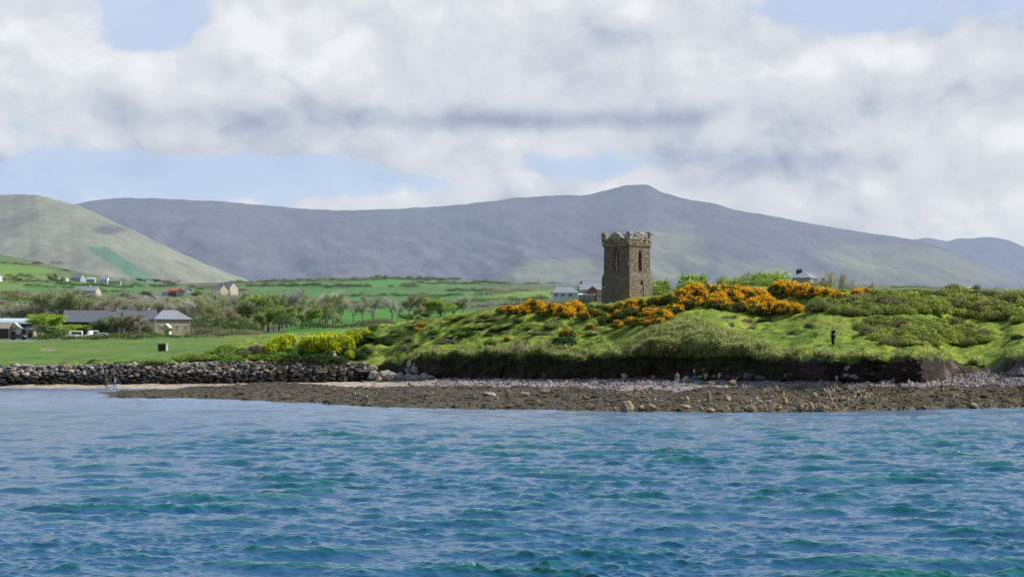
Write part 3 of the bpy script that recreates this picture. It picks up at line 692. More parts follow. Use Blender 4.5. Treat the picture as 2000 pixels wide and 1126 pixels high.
for px, py, w, hg, Y, lb in [
    (729, 737, 18, 15, 262, 'big pale boulder ending the sea wall'), (727, 724, 18, 12, 263, 'rounded tan boulder on top of the wall end'), (748, 738, 24, 14, 259, 'long tan boulder beside the wall end'),
    (766, 741, 24, 15, 257, 'grey boulder third from the wall end'), (758, 731, 18, 9, 261, 'flat tan boulder resting behind the grey one'), (784, 740, 22, 13, 256, 'pale boulder in the middle of the fallen pile'),
    (801, 741, 16, 13, 254, 'pale boulder low at the pile centre'), (797, 728, 16, 12, 257, 'grey boulder higher in the fallen pile'), (812, 728, 18, 14, 255, 'grey boulder below the white rock step'),
    (810, 742, 22, 12, 252, 'pale angular boulder at the pile foot'), (828, 740, 22, 13, 250, 'bluish boulder in the shade of the cliff'), (842, 741, 16, 9, 249, 'small bluish boulder last of the pile'),
    (800, 715, 12, 14, 258, 'white upright rock at the foot of the step'), (808, 710, 13, 14, 259, 'white upright rock, second of the step'), (817, 706, 13, 13, 260, 'white rock, third of the step'), (824, 700, 12, 12, 261, 'white rock, fourth of the step'),
    (833, 693, 15, 7, 262, 'flat white rock, fifth of the step'), (843, 689, 13, 6, 263, 'flat white slab at the top of the step'), (813, 720, 12, 14, 257, 'grey rock under the white step'),
    (740, 744, 14, 9, 257, 'low tan boulder in front of the wall end'), (775, 747, 10, 5, 254, 'small flat stone lying on the sand by the pile')]:
    rock_obj(px, py, w, hg, [.38, .375, .37] if 'white' in lb or 'pale' in lb else ([.40, .33, .25] if 'tan' in lb else [.30, .30, .31]), lb, 'boulders between the sea wall and the cliff', 'boulder', False, Y=Y)
for px, py, w, hg, lb in [(1379, 738, 9, 9, 'pale rounded boulder by the green plant under the cliff'), (1406, 737, 8, 9, 'pale boulder alone at the cliff foot'), (1434, 752, 14, 11, 'brown pointed rock on the sand'),
    (1390, 752, 16, 9, 'brown low rock left of the pointed one'), (1340, 748, 18, 14, 'tan boulder behind the two walkers'), (1277, 740, 10, 8, 'tan boulder on the stones left of the walkers'), (1462, 740, 24, 12, 'dark jagged slate rock under the cliff'), (1486, 742, 20, 9, 'dark low slate rock right of the jagged one'),
    (1535, 738, 14, 10, 'dark bluish rock in the cliff shade'), (1546, 735, 8, 8, 'small bluish rock beside the one in the cliff shade'), (1774, 751, 6, 10, 'white upright stone before the dark cliff hollow'), (1219, 738, 14, 9, 'pale rock on the stones below the tower'), (1176, 752, 16, 12, 'bluish slate rock beside the sand'),
    (1635, 742, 8, 9, 'pale pointed stone below the standing man'), (1730, 750, 22, 9, 'grey slate ridge before the cliff hollow')]:
    g = on_ground(px, py, float(np.interp(px, cols_px, Y1)), float(np.interp(px, cols_px, Y2)) - .4)
    rock_obj(px, py, w, hg, [.46, .43, .38] if 'pale' in lb or 'white' in lb else ([.36, .29, .22] if 'tan' in lb or 'brown' in lb else [.15, .155, .17]), lb, 'boulders under the cliff', 'boulder', False, Y=g.y)

# ---------------------------------------------------------------- foliage builders
def quads_at(P, N, size, r, aspect=1.0):
    """one small leaf-like quad per point, turned about a loose normal"""
    n = len(P); N = N + r.normal(size=(n, 3)) * .8; N /= np.linalg.norm(N, axis=1)[:, None] + 1e-9
    A = np.cross(N, r.normal(size=(n, 3))); A /= np.linalg.norm(A, axis=1)[:, None] + 1e-9; B = np.cross(N, A)
    s = (size * r.uniform(.6, 1.3, n))[:, None]
    A = A * s * aspect; B = B * s / aspect
    V = np.stack([P - A, P - B * .8, P + A, P + B * .8], 1).reshape(-1, 3)
    Fc = np.arange(4 * n).reshape(n, 4); return V, Fc
def leafcloud(r, lobes, n, size, cols, inner=.35, dark=.5, aspect=1.3, up=.3):
    """leaves spread through lobes; each lobe carries its own shade"""
    w = np.array([l[1][0] * l[1][1] for l in lobes]); w = w / w.sum(); k = r.choice(len(lobes), n, p=w)
    c = np.array([l[0] for l in lobes])[k]; rad = np.array([l[1] for l in lobes])[k]
    d = r.normal(size=(n, 3)); d /= np.linalg.norm(d, axis=1)[:, None]
    low = d[:, 2] < -.2; d[low, 2] *= -r.random(low.sum()) * .8
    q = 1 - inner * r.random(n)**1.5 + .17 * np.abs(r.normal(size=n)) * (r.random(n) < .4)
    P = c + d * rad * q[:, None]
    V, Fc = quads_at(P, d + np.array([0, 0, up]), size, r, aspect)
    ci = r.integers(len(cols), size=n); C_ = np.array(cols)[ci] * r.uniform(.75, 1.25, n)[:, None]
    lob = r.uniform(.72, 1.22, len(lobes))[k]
    depth = np.clip((q - (1 - inner)) / inner, 0, 1); C_ = C_ * (lob * (dark + (1 - dark) * depth))[:, None]  # inner leaves darkened: interior shade of the bush put into the colour
    ok = P[:, 2] > -.02
    C4 = np.repeat(C_, 4, 0)
    return V, Fc[ok], C4, P, d, q
def lobeset(r, n, R_=1.0, H=.8, lr=.45):
    out_ = []
    for i in range(n):
        a = r.random() * 6.283; q = R_ * (1 - lr) * math.sqrt(r.random()); rr = lr * r.uniform(.7, 1.25)
        top = H * (1 - .55 * (q / R_)**2)
        out_.append(((q * math.cos(a) * 1.08, q * math.sin(a) * 1.08, max(top - rr, rr * .2) * r.uniform(.8, 1.2)), (rr * r.uniform(.8, 1.25), rr, rr * r.uniform(.6, 1.0))))
    out_.append(((0, 0, H * .25), (R_ * .8, R_ * .8, H * .55)))
    return out_
GCOL = [(.055, .085, .02), (.085, .12, .025), (.035, .05, .015), (.11, .14, .035), (.10, .09, .04)]
FLOW = [(1.0, .37, .004), (1.0, .44, .006), (1.0, .30, .003), (1.0, .52, .01)]
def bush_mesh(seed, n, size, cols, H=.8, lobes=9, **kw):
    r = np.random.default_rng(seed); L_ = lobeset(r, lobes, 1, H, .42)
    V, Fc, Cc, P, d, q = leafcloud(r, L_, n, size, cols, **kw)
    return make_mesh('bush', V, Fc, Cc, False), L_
def flower_mesh(seed, L_, n, size, cover, cols=FLOW):
    r = np.random.default_rng(seed + 500)
    V, Fc, Cc, P, d, q = leafcloud(r, L_, n, size, cols, inner=.12, dark=.9, aspect=1.1); Cc = np.minimum(Cc * 1.35, 1.0)
    m = perlin(P[:, 0] * 2.2 + seed, P[:, 1] * 2.2 + P[:, 2] * 2.6, seed) * .9 + d[:, 2] * .35 + d[:, 0] * .2 + .45 * perlin(P[:, 0] * 7 + P[:, 1] * 3, P[:, 2] * 7, seed + 4)
    keep = np.argsort(-m)[:int(n * cover)]
    keep = keep[P[keep, 2] > 0.02]
    Fk = np.arange(4 * n).reshape(n, 4)[keep]
    idx = Fk.ravel(); V2 = V[idx] + np.repeat(d[keep], 4, 0) * .06; return make_mesh('flowers', V2, np.arange(len(idx)).reshape(-1, 4), Cc[idx], False)
gorse = {}
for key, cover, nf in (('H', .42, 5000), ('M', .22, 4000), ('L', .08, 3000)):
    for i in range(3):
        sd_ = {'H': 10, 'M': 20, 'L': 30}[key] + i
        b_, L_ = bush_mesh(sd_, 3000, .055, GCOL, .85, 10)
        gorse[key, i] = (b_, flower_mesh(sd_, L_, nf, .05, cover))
def shrubs(seed, cols, n=3400, size=.055, H=.8, k=3, lobes=10, **kw): return [bush_mesh(seed + i, n, size, cols, H, lobes, **kw)[0] for i in range(k)]
SH = {
 'olive': shrubs(40, [(.15, .19, .03), (.21, .25, .045), (.08, .11, .02), (.26, .28, .08)], H=.62),
 'green': shrubs(50, [(.09, .18, .02), (.13, .23, .03), (.04, .08, .015)], H=.7),
 'dark': shrubs(60, [(.03, .06, .018), (.045, .085, .02), (.02, .035, .012)], H=.8),
 'grey': shrubs(70, [(.17, .15, .12), (.12, .12, .08), (.22, .20, .16), (.08, .09, .05)], H=.75, aspect=2.4),
 'yellow': shrubs(80, [(.32, .36, .015), (.24, .30, .015), (.42, .42, .02), (.12, .18, .02)], H=.95, dark=.3),
 'scrub': shrubs(90, [(.14, .15, .05), (.19, .18, .08), (.08, .10, .03)], H=.7)}
nb = [0]
def ordinal(i): return ['first', 'second', 'third', 'fourth', 'fifth', 'sixth', 'seventh', 'eighth', 'ninth', 'tenth', 'eleventh', 'twelfth', 'thirteenth', 'fourteenth', 'fifteenth', 'sixteenth', 'seventeenth', 'eighteenth', 'nineteenth', 'twentieth'][i] if i < 20 else None
def bush_thing(kind, px, py, wpx, label, group, Ymin=None, zs=1.0, ys=.85, name=None):
    nb[0] += 1; i = nb[0]; rr = random.Random(i * 7 + 1)
    P_ = on_ground(px, py, Ymin if Ymin else float(np.interp(px, cols_px, Y3)) + .2, 460 if not Ymin or Ymin < 440 else 1e9)
    s = wpx / 2 * P_.y / F
    P_.z -= .08 * s
    if kind in 'HML':
        b_, f_ = gorse[kind, rr.randrange(3)]
        e = empty(name or 'gorse_bush', P_, rr.random() * .9 - .45 + rr.choice([0, 0, 0])); e.scale = (s, s * ys, s * zs)
        link('foliage', b_, M_leaf, e); tag(link('flowers', f_, M_flower, e), kind='stuff')
    else:
        e = link(name or 'bush', rr.choice(SH[kind]), M_leaf, loc=P_, rz=rr.random() * 6.28, scale=(s, s * ys, s * zs))
    tag(e, label, 'bush', group); return e
def m_flower(t, b):
    t.put(b.inputs['Base Color'], tint(t)); b.inputs['Roughness'].default_value = .6
    n = t.node('ShaderNodeBsdfTranslucent'); t.put(n.inputs[0], tint(t)); ms = t.node('ShaderNodeMixShader'); ms.inputs[0].default_value = .45
    o = [x for x in t.n if x.type == 'OUTPUT_MATERIAL'][0]; t.l.new(b.outputs[0], ms.inputs[1]); t.l.new(n.outputs[0], ms.inputs[2]); t.l.new(ms.outputs[0], o.inputs[0])
M_flower = pmat('gorse_flower', m_flower)
ZONES = {
 'on the slope left of the tower': [(822, 637, 20, 'M'), (813, 645, 16, 'M'), (980, 609, 24, 'M'), (1000, 608, 26, 'H'), (1022, 614, 34, 'H'), (1046, 606, 42, 'H'), (1062, 614, 30, 'M'), (1083, 608, 34, 'H'), (1102, 618, 42, 'H'), (1122, 612, 44, 'H'), (1140, 622, 30, 'M'), (1152, 642, 22, 'M'), (1108, 658, 32, 'L'), (990, 663, 13, 'M'), (1163, 614, 26, 'L')],
 'below the tower': [(1185, 632, 36, 'L'), (1196, 608, 26, 'L'), (1214, 603, 28, 'M'), (1236, 600, 30, 'H'), (1258, 600, 34, 'H'), (1282, 596, 36, 'L'), (1210, 624, 40, 'L'), (1236, 618, 40, 'L'), (1262, 620, 36, 'M'), (1292, 624, 42, 'H'), (1316, 612, 36, 'M'), (1262, 636, 32, 'M'), (1286, 634, 28, 'M'), (1234, 636, 34, 'M'), (1206, 640, 30, 'M')],
 'on the crest right of the tower': [(1308, 592, 40, 'L'), (1334, 586, 40, 'H'), (1360, 580, 48, 'H'), (1386, 575, 40, 'M'), (1412, 572, 34, 'L'), (1338, 602, 38, 'M'), (1362, 600, 40, 'M'), (1388, 598, 44, 'M'), (1404, 588, 34, 'H'), (1430, 588, 44, 'H'), (1456, 585, 44, 'H'), (1438, 574, 34, 'M'), (1482, 585, 40, 'H'), (1414, 602, 36, 'M')],
 'in the low patch above the lawn': [(1448, 606, 36, 'L'), (1470, 604, 40, 'H'), (1494, 600, 44, 'H'), (1480, 612, 40, 'M'), (1508, 610, 42, 'H'), (1530, 610, 40, 'H'), (1552, 610, 34, 'H')],
 'on the skyline near the grey house': [(1526, 570, 40, 'H'), (1546, 575, 44, 'H'), (1570, 578, 44, 'H'), (1594, 581, 42, 'H'), (1618, 584, 40, 'H'), (1640, 588, 36, 'M'), (1648, 596, 26, 'M'), (1674, 580, 30, 'H'), (1693, 578, 30, 'H'), (1512, 572, 30, 'M')]}
for zn, lst in ZONES.items():
    for i, (px, py, w, k) in enumerate(sorted(lst)):
        bl = {'H': 'full bloom gorse bush', 'M': 'half flowering gorse bush', 'L': 'mostly green gorse bush'}[k]
        bush_thing(k, px, py + 2, w * 1.22, f'{bl} {zn}, {ordinal(i)} from the left', 'orange gorse bushes on the headland', zs=1.25)
# green scrub at the right
rr = random.Random(3); cnt = 0
def inpoly(x, y, pts):
    c = False; n = len(pts)
    for i in range(n):
        x0, y0 = pts[i]; x1, y1 = pts[(i + 1) % n]
        if (y0 > y) != (y1 > y) and x < (x1 - x0) * (y - y0) / (y1 - y0) + x0: c = not c
    return c
def scatter(poly, n, kinds, wr, label, group, zs=.9, seed=1, Ymin=None, mind=.36):
    rr = random.Random(seed); x0 = min(p[0] for p in poly); x1 = max(p[0] for p in poly); y0 = min(p[1] for p in poly); y1 = max(p[1] for p in poly)
    pts = []; tries = 0
    while len(pts) < n and tries < 9000:
        tries += 1; x = rr.uniform(x0, x1); y = rr.uniform(y0, y1)
        if inpoly(x, y, poly) and all((a - x)**2 + ((b - y) * 3)**2 > (mind * wr[1])**2 for a, b in pts): pts.append((x, y))
    for x, y in pts: bush_thing(rr.choice(kinds), x, y, rr.uniform(*wr), label, group, zs=zs * rr.uniform(.8, 1.2), Ymin=Ymin)
scatter([(1596, 590), (1650, 596), (1700, 578), (1780, 574), (2060, 590), (2060, 632), (1930, 626), (1850, 612), (1740, 614), (1640, 617), (1590, 604)], 150, ['olive', 'olive', 'olive', 'scrub'], (38, 64), 'olive green scrub bush in the wide thicket at the right skyline', 'olive scrub bushes of the right thicket', 1.25, 5, None, .28)
scatter([(1676, 640), (1700, 626), (1790, 626), (1860, 632), (1925, 655), (1935, 668), (1880, 676), (1740, 674), (1690, 660)], 72, ['olive', 'olive', 'scrub', 'olive'], (36, 58), 'grey green scrub bush in the low patch right of the standing man', 'scrub bushes of the low right patch', .95, 6, None, .28)
scatter([(1120, 600), (1170, 615), (1300, 612), (1330, 600), (1400, 606), (1400, 598), (1180, 604)], 14, ['green', 'olive', 'dark'], (28, 44), 'dark green leafy bush growing among the gorse', 'leafy bushes among the gorse', .8, 8)
scatter([(880, 622), (990, 606), (1090, 600), (1180, 596), (1180, 606), (1000, 622), (900, 632)], 16, ['scrub', 'olive', 'green'], (26, 42), 'brownish green scrub bush along the crest left of the tower', 'scrub bushes along the left crest', .6, 9)
scatter([(740, 660), (800, 640), (1000, 625), (1150, 640), (1180, 660), (1000, 650), (840, 672), (770, 690)], 26, ['green', 'olive', 'scrub', 'dark'], (22, 40), 'low green bush on the rough slope left of the tower', 'low bushes on the rough left slope', .55, 10)
scatter([(330, 700), (400, 690), (470, 682), (560, 690), (560, 706), (340, 711)], 20, ['green', 'olive', 'green'], (34, 60), 'low green bank bush behind the middle of the sea wall', 'bank bushes behind the sea wall', .75, 14)
scatter([(570, 690), (720, 690), (720, 707), (570, 709)], 9, ['dark', 'green'], (34, 54), 'dark bush under the yellow shrubs', 'dark bushes under the yellow shrubs', 1.0, 15)
scatter([(1500, 566), (1680, 572), (1700, 592), (1600, 600), (1520, 590)], 12, ['green', 'olive'], (30, 46), 'green bush filling the gaps of the skyline gorse', 'green bushes between the skyline gorse', .7, 12)
for i, (px, py, w, k, zs, lb) in enumerate([
    (1020, 690, 54, 'grey', 1.1, 'grey twiggy bush on the slope edge, middle of the headland'), (1100, 674, 62, 'dark', .9, 'dark green spreading bush below the orange gorse'), (1130, 686, 44, 'olive', .8, 'olive bush right of the dark spreading one'),
    (1142, 694, 34, 'grey', .9, 'small grey dry bush at the cliff edge'), (1000, 692, 26, 'grey', .9, 'pale dry bush left of the grey twiggy bush'), (872, 672, 46, 'grey', .8, 'grey bush on the left slope of the headland'), (905, 655, 44, 'green', .7, 'green bush above the turf hollow'),
    (790, 684, 32, 'grey', 1.1, 'grey thorn bush near the white rock step'), (800, 664, 34, 'scrub', .8, 'brown scrub bush above the grey thorn'), (852, 650, 40, 'green', .7, 'green mound bush on the left slope'), (942, 640, 40, 'scrub', .6, 'brown green bush on the middle slope'),
    (960, 670, 36, 'green', .6, 'flat green bush before the grass shelf'), (1040, 640, 50, 'olive', .8, 'olive bush under the left gorse'), (1078, 640, 46, 'scrub', .8, 'grey green bush under the left gorse'), (1068, 655, 30, 'grey', .8, 'brown twiggy bush beside the dark spreading one'),
    (1640, 679, 10, 'grey', .8, 'tiny tussock right of the standing man'), (1988, 662, 34, 'dark', .8, 'dark bush at the right edge above the cliff'), (915, 690, 40, 'green', .6, 'green bush hanging at the cliff edge'), (1360, 600, 36, 'green', .7, 'green bush in the hollow right of the tower'),
    (700, 672, 60, 'dark', 1.2, 'dark bush right of the yellow shrubs'), (727, 662, 50, 'green', 1.0, 'green bush on the bank beside the dark one'), (752, 672, 56, 'dark', .8, 'second dark bush on the bank'), (735, 645, 50, 'green', .8, 'green bush at the top of the bank'), (780, 650, 44, 'green', .7, 'green bush topping the left bank'),
    (500, 692, 48, 'grey', 1.3, 'grey purple thorn bush left of the yellow shrubs'), (478, 694, 34, 'grey', 1.0, 'low grey bush at the left end of the shrubs'), (515, 702, 50, 'green', .8, 'green bush before the grey thorn'), (570, 706, 60, 'dark', .9, 'dark bush under the first yellow shrub'), (620, 708, 70, 'dark', .9, 'wide dark bush above the sea wall'), (668, 710, 50, 'dark', .7, 'dark bush behind the person in white'), (545, 704, 40, 'grey', .8, 'grey bush between dark bushes'),
    (430, 690, 60, 'green', .6, 'low green bank bush in the field corner'), (395, 697, 50, 'green', .5, 'low green bush near the shelter box'), (455, 706, 70, 'green', .55, 'wide green bush above the sea wall'), (370, 706, 60, 'green', .4, 'low green bush by the wall, second'), (300, 707, 70, 'green', .35, 'low green bush by the wall, first'), (240, 709, 60, 'green', .35, 'low green bush by the wall at the field'), (180, 711, 50, 'green', .3, 'lowest green bush by the wall'), (410, 706, 40, 'dark', .6, 'dark bush by the wall')]):
    bush_thing(k, px, py, w, lb, 'single bushes of the headland', zs=zs)
for i, (px, py, w, zs) in enumerate([(546, 684, 44, 1.05), (526, 690, 32, 1.1), (565, 672, 40, .9), (598, 690, 46, 1.2), (622, 692, 52, 1.25), (648, 694, 56, 1.25), (672, 690, 50, 1.25), (690, 676, 46, 1.1), (712, 662, 36, .9), (682, 702, 28, 1.1), (640, 676, 46, 1.0)]):
    bush_thing('yellow', px, py, w * 1.1, f'bright yellow green shrub above the sea wall, {ordinal(i)} of the yellow group', 'yellow shrubs above the sea wall', zs=zs * 1.4)

# long grass of the headland
def grass(name, spots, blades, hrange, cols, label, droop=.5, wid=.02):
    r = np.random.default_rng(len(spots)); n = len(spots) * blades
    B = np.repeat(np.array(spots), blades, 0); B[:, :2] += r.normal(size=(n, 2)) * .16
    L_ = r.uniform(*hrange, n); a = r.random(n) * 6.283; lean_ = r.uniform(.1, .8, n) * droop * 2
    d = np.stack([np.cos(a), np.sin(a) - .35, np.zeros(n)], 1)
    m1 = B + np.array([0, 0, 1]) * (L_ * .6)[:, None] + d * (L_ * .3 * lean_)[:, None]
    tip = B + np.array([0, 0, 1]) * (L_ * (.95 - lean_ * .55))[:, None] + d * (L_ * .85 * lean_)[:, None]
    w = np.stack([-np.sin(a + r.normal(0, .6, n)), np.cos(a), np.zeros(n)], 1) * (wid * (1 + L_))[:, None]
    V = np.stack([B - w, B + w, m1 + w * .8, m1 - w * .8, tip + w * .2, tip - w * .2], 1).reshape(-1, 3)
    i0 = np.arange(n) * 6; Fc = np.concatenate([np.stack([i0, i0 + 1, i0 + 2, i0 + 3], 1), np.stack([i0 + 3, i0 + 2, i0 + 4, i0 + 5], 1)])
    C_ = np.array(cols)[r.integers(len(cols), size=n)] * r.uniform(.7, 1.3, n)[:, None]; C6 = np.repeat(C_, 6, 0).reshape(n, 6, 3)
    C6[:, :2] *= .5; C6[:, 4:] *= 1.25
    me = make_mesh(name, V, Fc, C6.reshape(-1, 3), False); return tag(link(name, me, M_leaf), label, 'grass', kind='stuff')
r = np.random.default_rng(77); S1, S2, S3 = [], [], []
GLf = GL
def ground_l(px, l):
    j = col_of(px); return Vector((np.interp(l, GL[:, j], GX[:, j]), np.interp(l, GL[:, j], GY[:, j]), np.interp(l, GL[:, j], GZ[:, j])))
for i in range(5200):
    px = r.uniform(1235, 1520) if i % 2 else r.uniform(1255, 1460); m_ = math.exp(-((px - 1350) / 110)**2)
    l = r.uniform(2.86 - .3 * m_, 3.1 + 1.0 * m_)
    S1.append(tuple(ground_l(px, l)))
for i in range(4200):
    px = r.uniform(840, 1700) if i % 3 else r.uniform(740, 2050); l = 2.93 + abs(r.normal(0, .14)); 
    if px > 1650 and r.random() < .6: continue
    if perlin(np.float64(px / 24), np.float64(.5), 8) < r.uniform(-.35, .35): continue
    S1.append(tuple(ground_l(px, l)))
for i in range(15000):
    px = r.uniform(420, 2050); l = r.uniform(2.95, 4.95)
    q = perlin(np.float64(px / 45), np.float64(l * 3), 4)
    if px > 1200 and q < -.02: continue
    if q > -.05: S2.append(tuple(ground_l(px, l)))
for i in range(900):
    px = r.uniform(860, 1560); S3.append(tuple(ground_l(px, r.uniform(2.15, 2.85))))
grass('long_grass', S1, 9, (.3, .95), [(.16, .18, .06), (.24, .24, .10), (.10, .15, .03), (.32, .29, .16), (.14, .20, .04)], 'long olive and straw grass hanging over the cliff edge', .8, .022)
grass('rough_grass', S2, 5, (.08, .26), [(.12, .20, .03), (.09, .17, .025), (.20, .22, .07)], 'rough green turf tufts over the headland slope', .6, .02)
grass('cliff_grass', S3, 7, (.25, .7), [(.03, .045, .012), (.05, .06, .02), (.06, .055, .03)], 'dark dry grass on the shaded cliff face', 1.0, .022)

# ---------------------------------------------------------------- tower
def m_masonry(t, b):
    p = opos(t)
    mp = t.node('ShaderNodeMapping'); t.l.new(t.vm('ADD', p, t.scale(t.vm('SUBTRACT', t.node('ShaderNodeTexNoise').outputs[1], (0, 0, 0)), 0.0)), mp.inputs[0])
    mp.inputs['Scale'].default_value = (2.5, 2.5, 9.0)
    v = t.node('ShaderNodeTexVoronoi', feature='F1'); t.l.new(mp.outputs[0], v.inputs['Vector']); v.inputs['Scale'].default_value = 1.0; v.inputs['Randomness'].default_value = .85
    e = t.node('ShaderNodeTexVoronoi', feature='DISTANCE_TO_EDGE'); t.l.new(mp.outputs[0], e.inputs['Vector']); e.inputs['Scale'].default_value = 1.0; e.inputs['Randomness'].default_value = .85
    cs = t.node('ShaderNodeSeparateColor'); t.l.new(v.outputs['Color'], cs.inputs[0])
    rp = t.node('ShaderNodeValToRGB'); t.put(rp.inputs[0], cs.outputs[0]); cr = rp.color_ramp; cr.interpolation = 'CONSTANT'
    cr.elements[0].position = 0; cr.elements[0].color = (.21, .165, .12, 1); cr.elements[1].position = .85; cr.elements[1].color = (.40, .34, .27, 1)
    for q, c in ((.2, (.27, .20, .13)), (.4, (.32, .27, .21)), (.55, (.30, .215, .13)), (.7, (.22, .20, .185))):
        x = cr.elements.new(q); x.color = (*c, 1)
    gap = t.ss(e.outputs['Distance'], .02, .10)
    z = t.node('ShaderNodeSeparateXYZ'); t.l.new(p, z.inputs[0])
    c = t.mix(gap, (.085, .066, .05), t.mix(.35, t.scale(rp.outputs[0], 1.15), (.19, .185, .175)))
    c = t.mix(t.m('MULTIPLY', t.ss(t.noise(p, .55, 5, .6), .52, .66), t.ss(z.outputs[2], 9.0, 6.5, 0, .8)), c, t.mix(1.0, c, (1.25, .92, .58), 'MULTIPLY'))
    c = t.mix(t.ss(t.noise(p, 1.6, 6, .65), .55, .68, 0, .55), c, (.42, .40, .34))
    c = t.mix(t.ss(z.outputs[2], 1.8, .2, 0, .4), c, (.50, .42, .34))
    c = t.mix(t.m('MULTIPLY', t.ss(t.noise(p, 2.2, 5, .6), .50, .6), t.ss(z.outputs[2], 8.8, 9.6)), c, (.50, .49, .42))
    t.put(b.inputs['Base Color'], c)
    bump(t, b, t.m('ADD', t.m('MULTIPLY', gap, .8), t.m('MULTIPLY', t.noise(p, 6, 6, .7), .6)), 1.0, .11)
M_mas = pmat('rubble_masonry', m_masonry)
TY = 262.0; TP = at(1229, 587, TY); ka = TY / F
corner = Vector((TP.x, TP.y - .2, TP.z - .9)); S_ = 4.85
th = R(-42.5)   # right face of the tower turned to the right of the camera
# local frame: face 'A' (right face) looks along local -Y after rotation +45ish
rz_t = R(47.0)
hw = S_ / 2
c_off = Matrix.Rotation(rz_t, 3, 'Z') @ Vector((-hw, -hw, 0))
tow = empty('stone_tower', (corner.x - c_off.x, corner.y - c_off.y, corner.z), rz_t)
tow.scale = (1, 1, 1.085)
tag(tow, 'ruined square stone tower with stepped battlements and narrow pointed windows on the headland', 'tower')
zb = .9
def ring(prof, t_in):
    """square hollow shaft from (half width, z) pairs"""
    bm = bmesh.new(); rows = []
    r_ = random.Random(4)
    pts = prof + [(t_in, prof[-1][1]), (t_in, prof[0][1])]
    N = 12
    for (w, z) in pts:
        row = []
        for s in range(4):
            a = [(-1, -1), (1, -1), (1, 1), (-1, 1)]; p, q = a[s], a[(s + 1) % 4]
            for i in range(N):
                f = i / N; x = (p[0] + (q[0] - p[0]) * f) * w; y = (p[1] + (q[1] - p[1]) * f) * w
                row.append(bm.verts.new((x + r_.uniform(-.02, .02), y + r_.uniform(-.02, .02), z + r_.uniform(-.015, .015))))
        rows.append(row)
    n = 4 * N; m = len(rows)
    for i in range(m):
        a, b_ = rows[i], rows[(i + 1) % m]
        for j in range(n): bm.faces.new((a[j], a[(j + 1) % n], b_[(j + 1) % n], b_[j]))
    bmesh.ops.recalc_face_normals(bm, faces=bm.faces); return bm
def bm_obj(name, bm, mat=None, parent=None, smooth=False):
    me = bpy.data.meshes.new(name); bm.to_mesh(me); bm.free()
    if smooth: me.polygons.foreach_set('use_smooth', [True] * len(me.polygons))
    return link(name, me, mat, parent)
prof = [(hw + .27, 0), (hw + .25, 1.2), (hw + .23, 2.4), (hw + .21, 3.9), (hw + .19, 4.2), (hw + .02, 4.6), (hw, 6.5), (hw - .02, 8.0), (hw - .02, 8.85), (hw + .02, 9.25)]
body = bm_obj('wall', ring(prof, hw - .75), M_mas)
def cutter(zlo, zhi, w, d0, d1, axis, x0=0.0, arch=True):
    """pointed prism along an axis"""
    bm = bmesh.new(); zs = zhi - w * 1.1 if arch else zhi
    pts = [(-w / 2, zlo), (w / 2, zlo), (w / 2, zs)]
    if arch: pts += [(w * .36, zs + (zhi - zs) * .5), (0, zhi), (-w * .36, zs + (zhi - zs) * .5)]
    pts += [(-w / 2, zs)]
    mk = lambda u, d, z: (u + x0, d, z) if axis == 'y' else (d, u + x0, z)
    A = [bm.verts.new(mk(u, d0, z)) for u, z in pts]; B = [bm.verts.new(mk(u, d1, z)) for u, z in pts]
    bm.faces.new(A); bm.faces.new(B[::-1]); n = len(pts)
    for i in range(n): bm.faces.new((A[i], B[i], B[(i + 1) % n], A[(i + 1) % n]))
    bmesh.ops.recalc_face_normals(bm, faces=bm.faces); return bm
cuts = [cutter(4.9, 8.0, 1.7, -(hw - .34), hw - .34, 'y', .1), cutter(4.9, 8.0, 1.7, -(hw - .34), hw - .34, 'x', .0), cutter(4.9, 7.9, .74, -4, 4, 'y', .1), cutter(4.9, 7.9, .74, -4, 4, 'x', .0), cutter(5.75, 8.25, 1.0, -4, -hw + .32, 'x', .12), cutter(3.0, 3.85, .62, -4, -hw + .3, 'y', .2, True), cutter(1.3, 3.0, .75, -4, -hw - .14, 'y', .25, False)]
for cb in cuts:
    co = bm_obj('cut', cb); md = body.modifiers.new('b', 'BOOLEAN'); md.operation = 'DIFFERENCE'; md.object = co; md.solver = 'EXACT'
    dg = bpy.context.evaluated_depsgraph_get(); dg.update()
    nm = bpy.data.meshes.new_from_object(body.evaluated_get(dg)); body.modifiers.clear(); old = body.data; body.data = nm; nm.name = 'wall'
    cm = co.data; bpy.data.objects.remove(co); bpy.data.meshes.remove(cm)
if not body.data.materials: body.data.materials.append(M_mas)
body.parent = tow
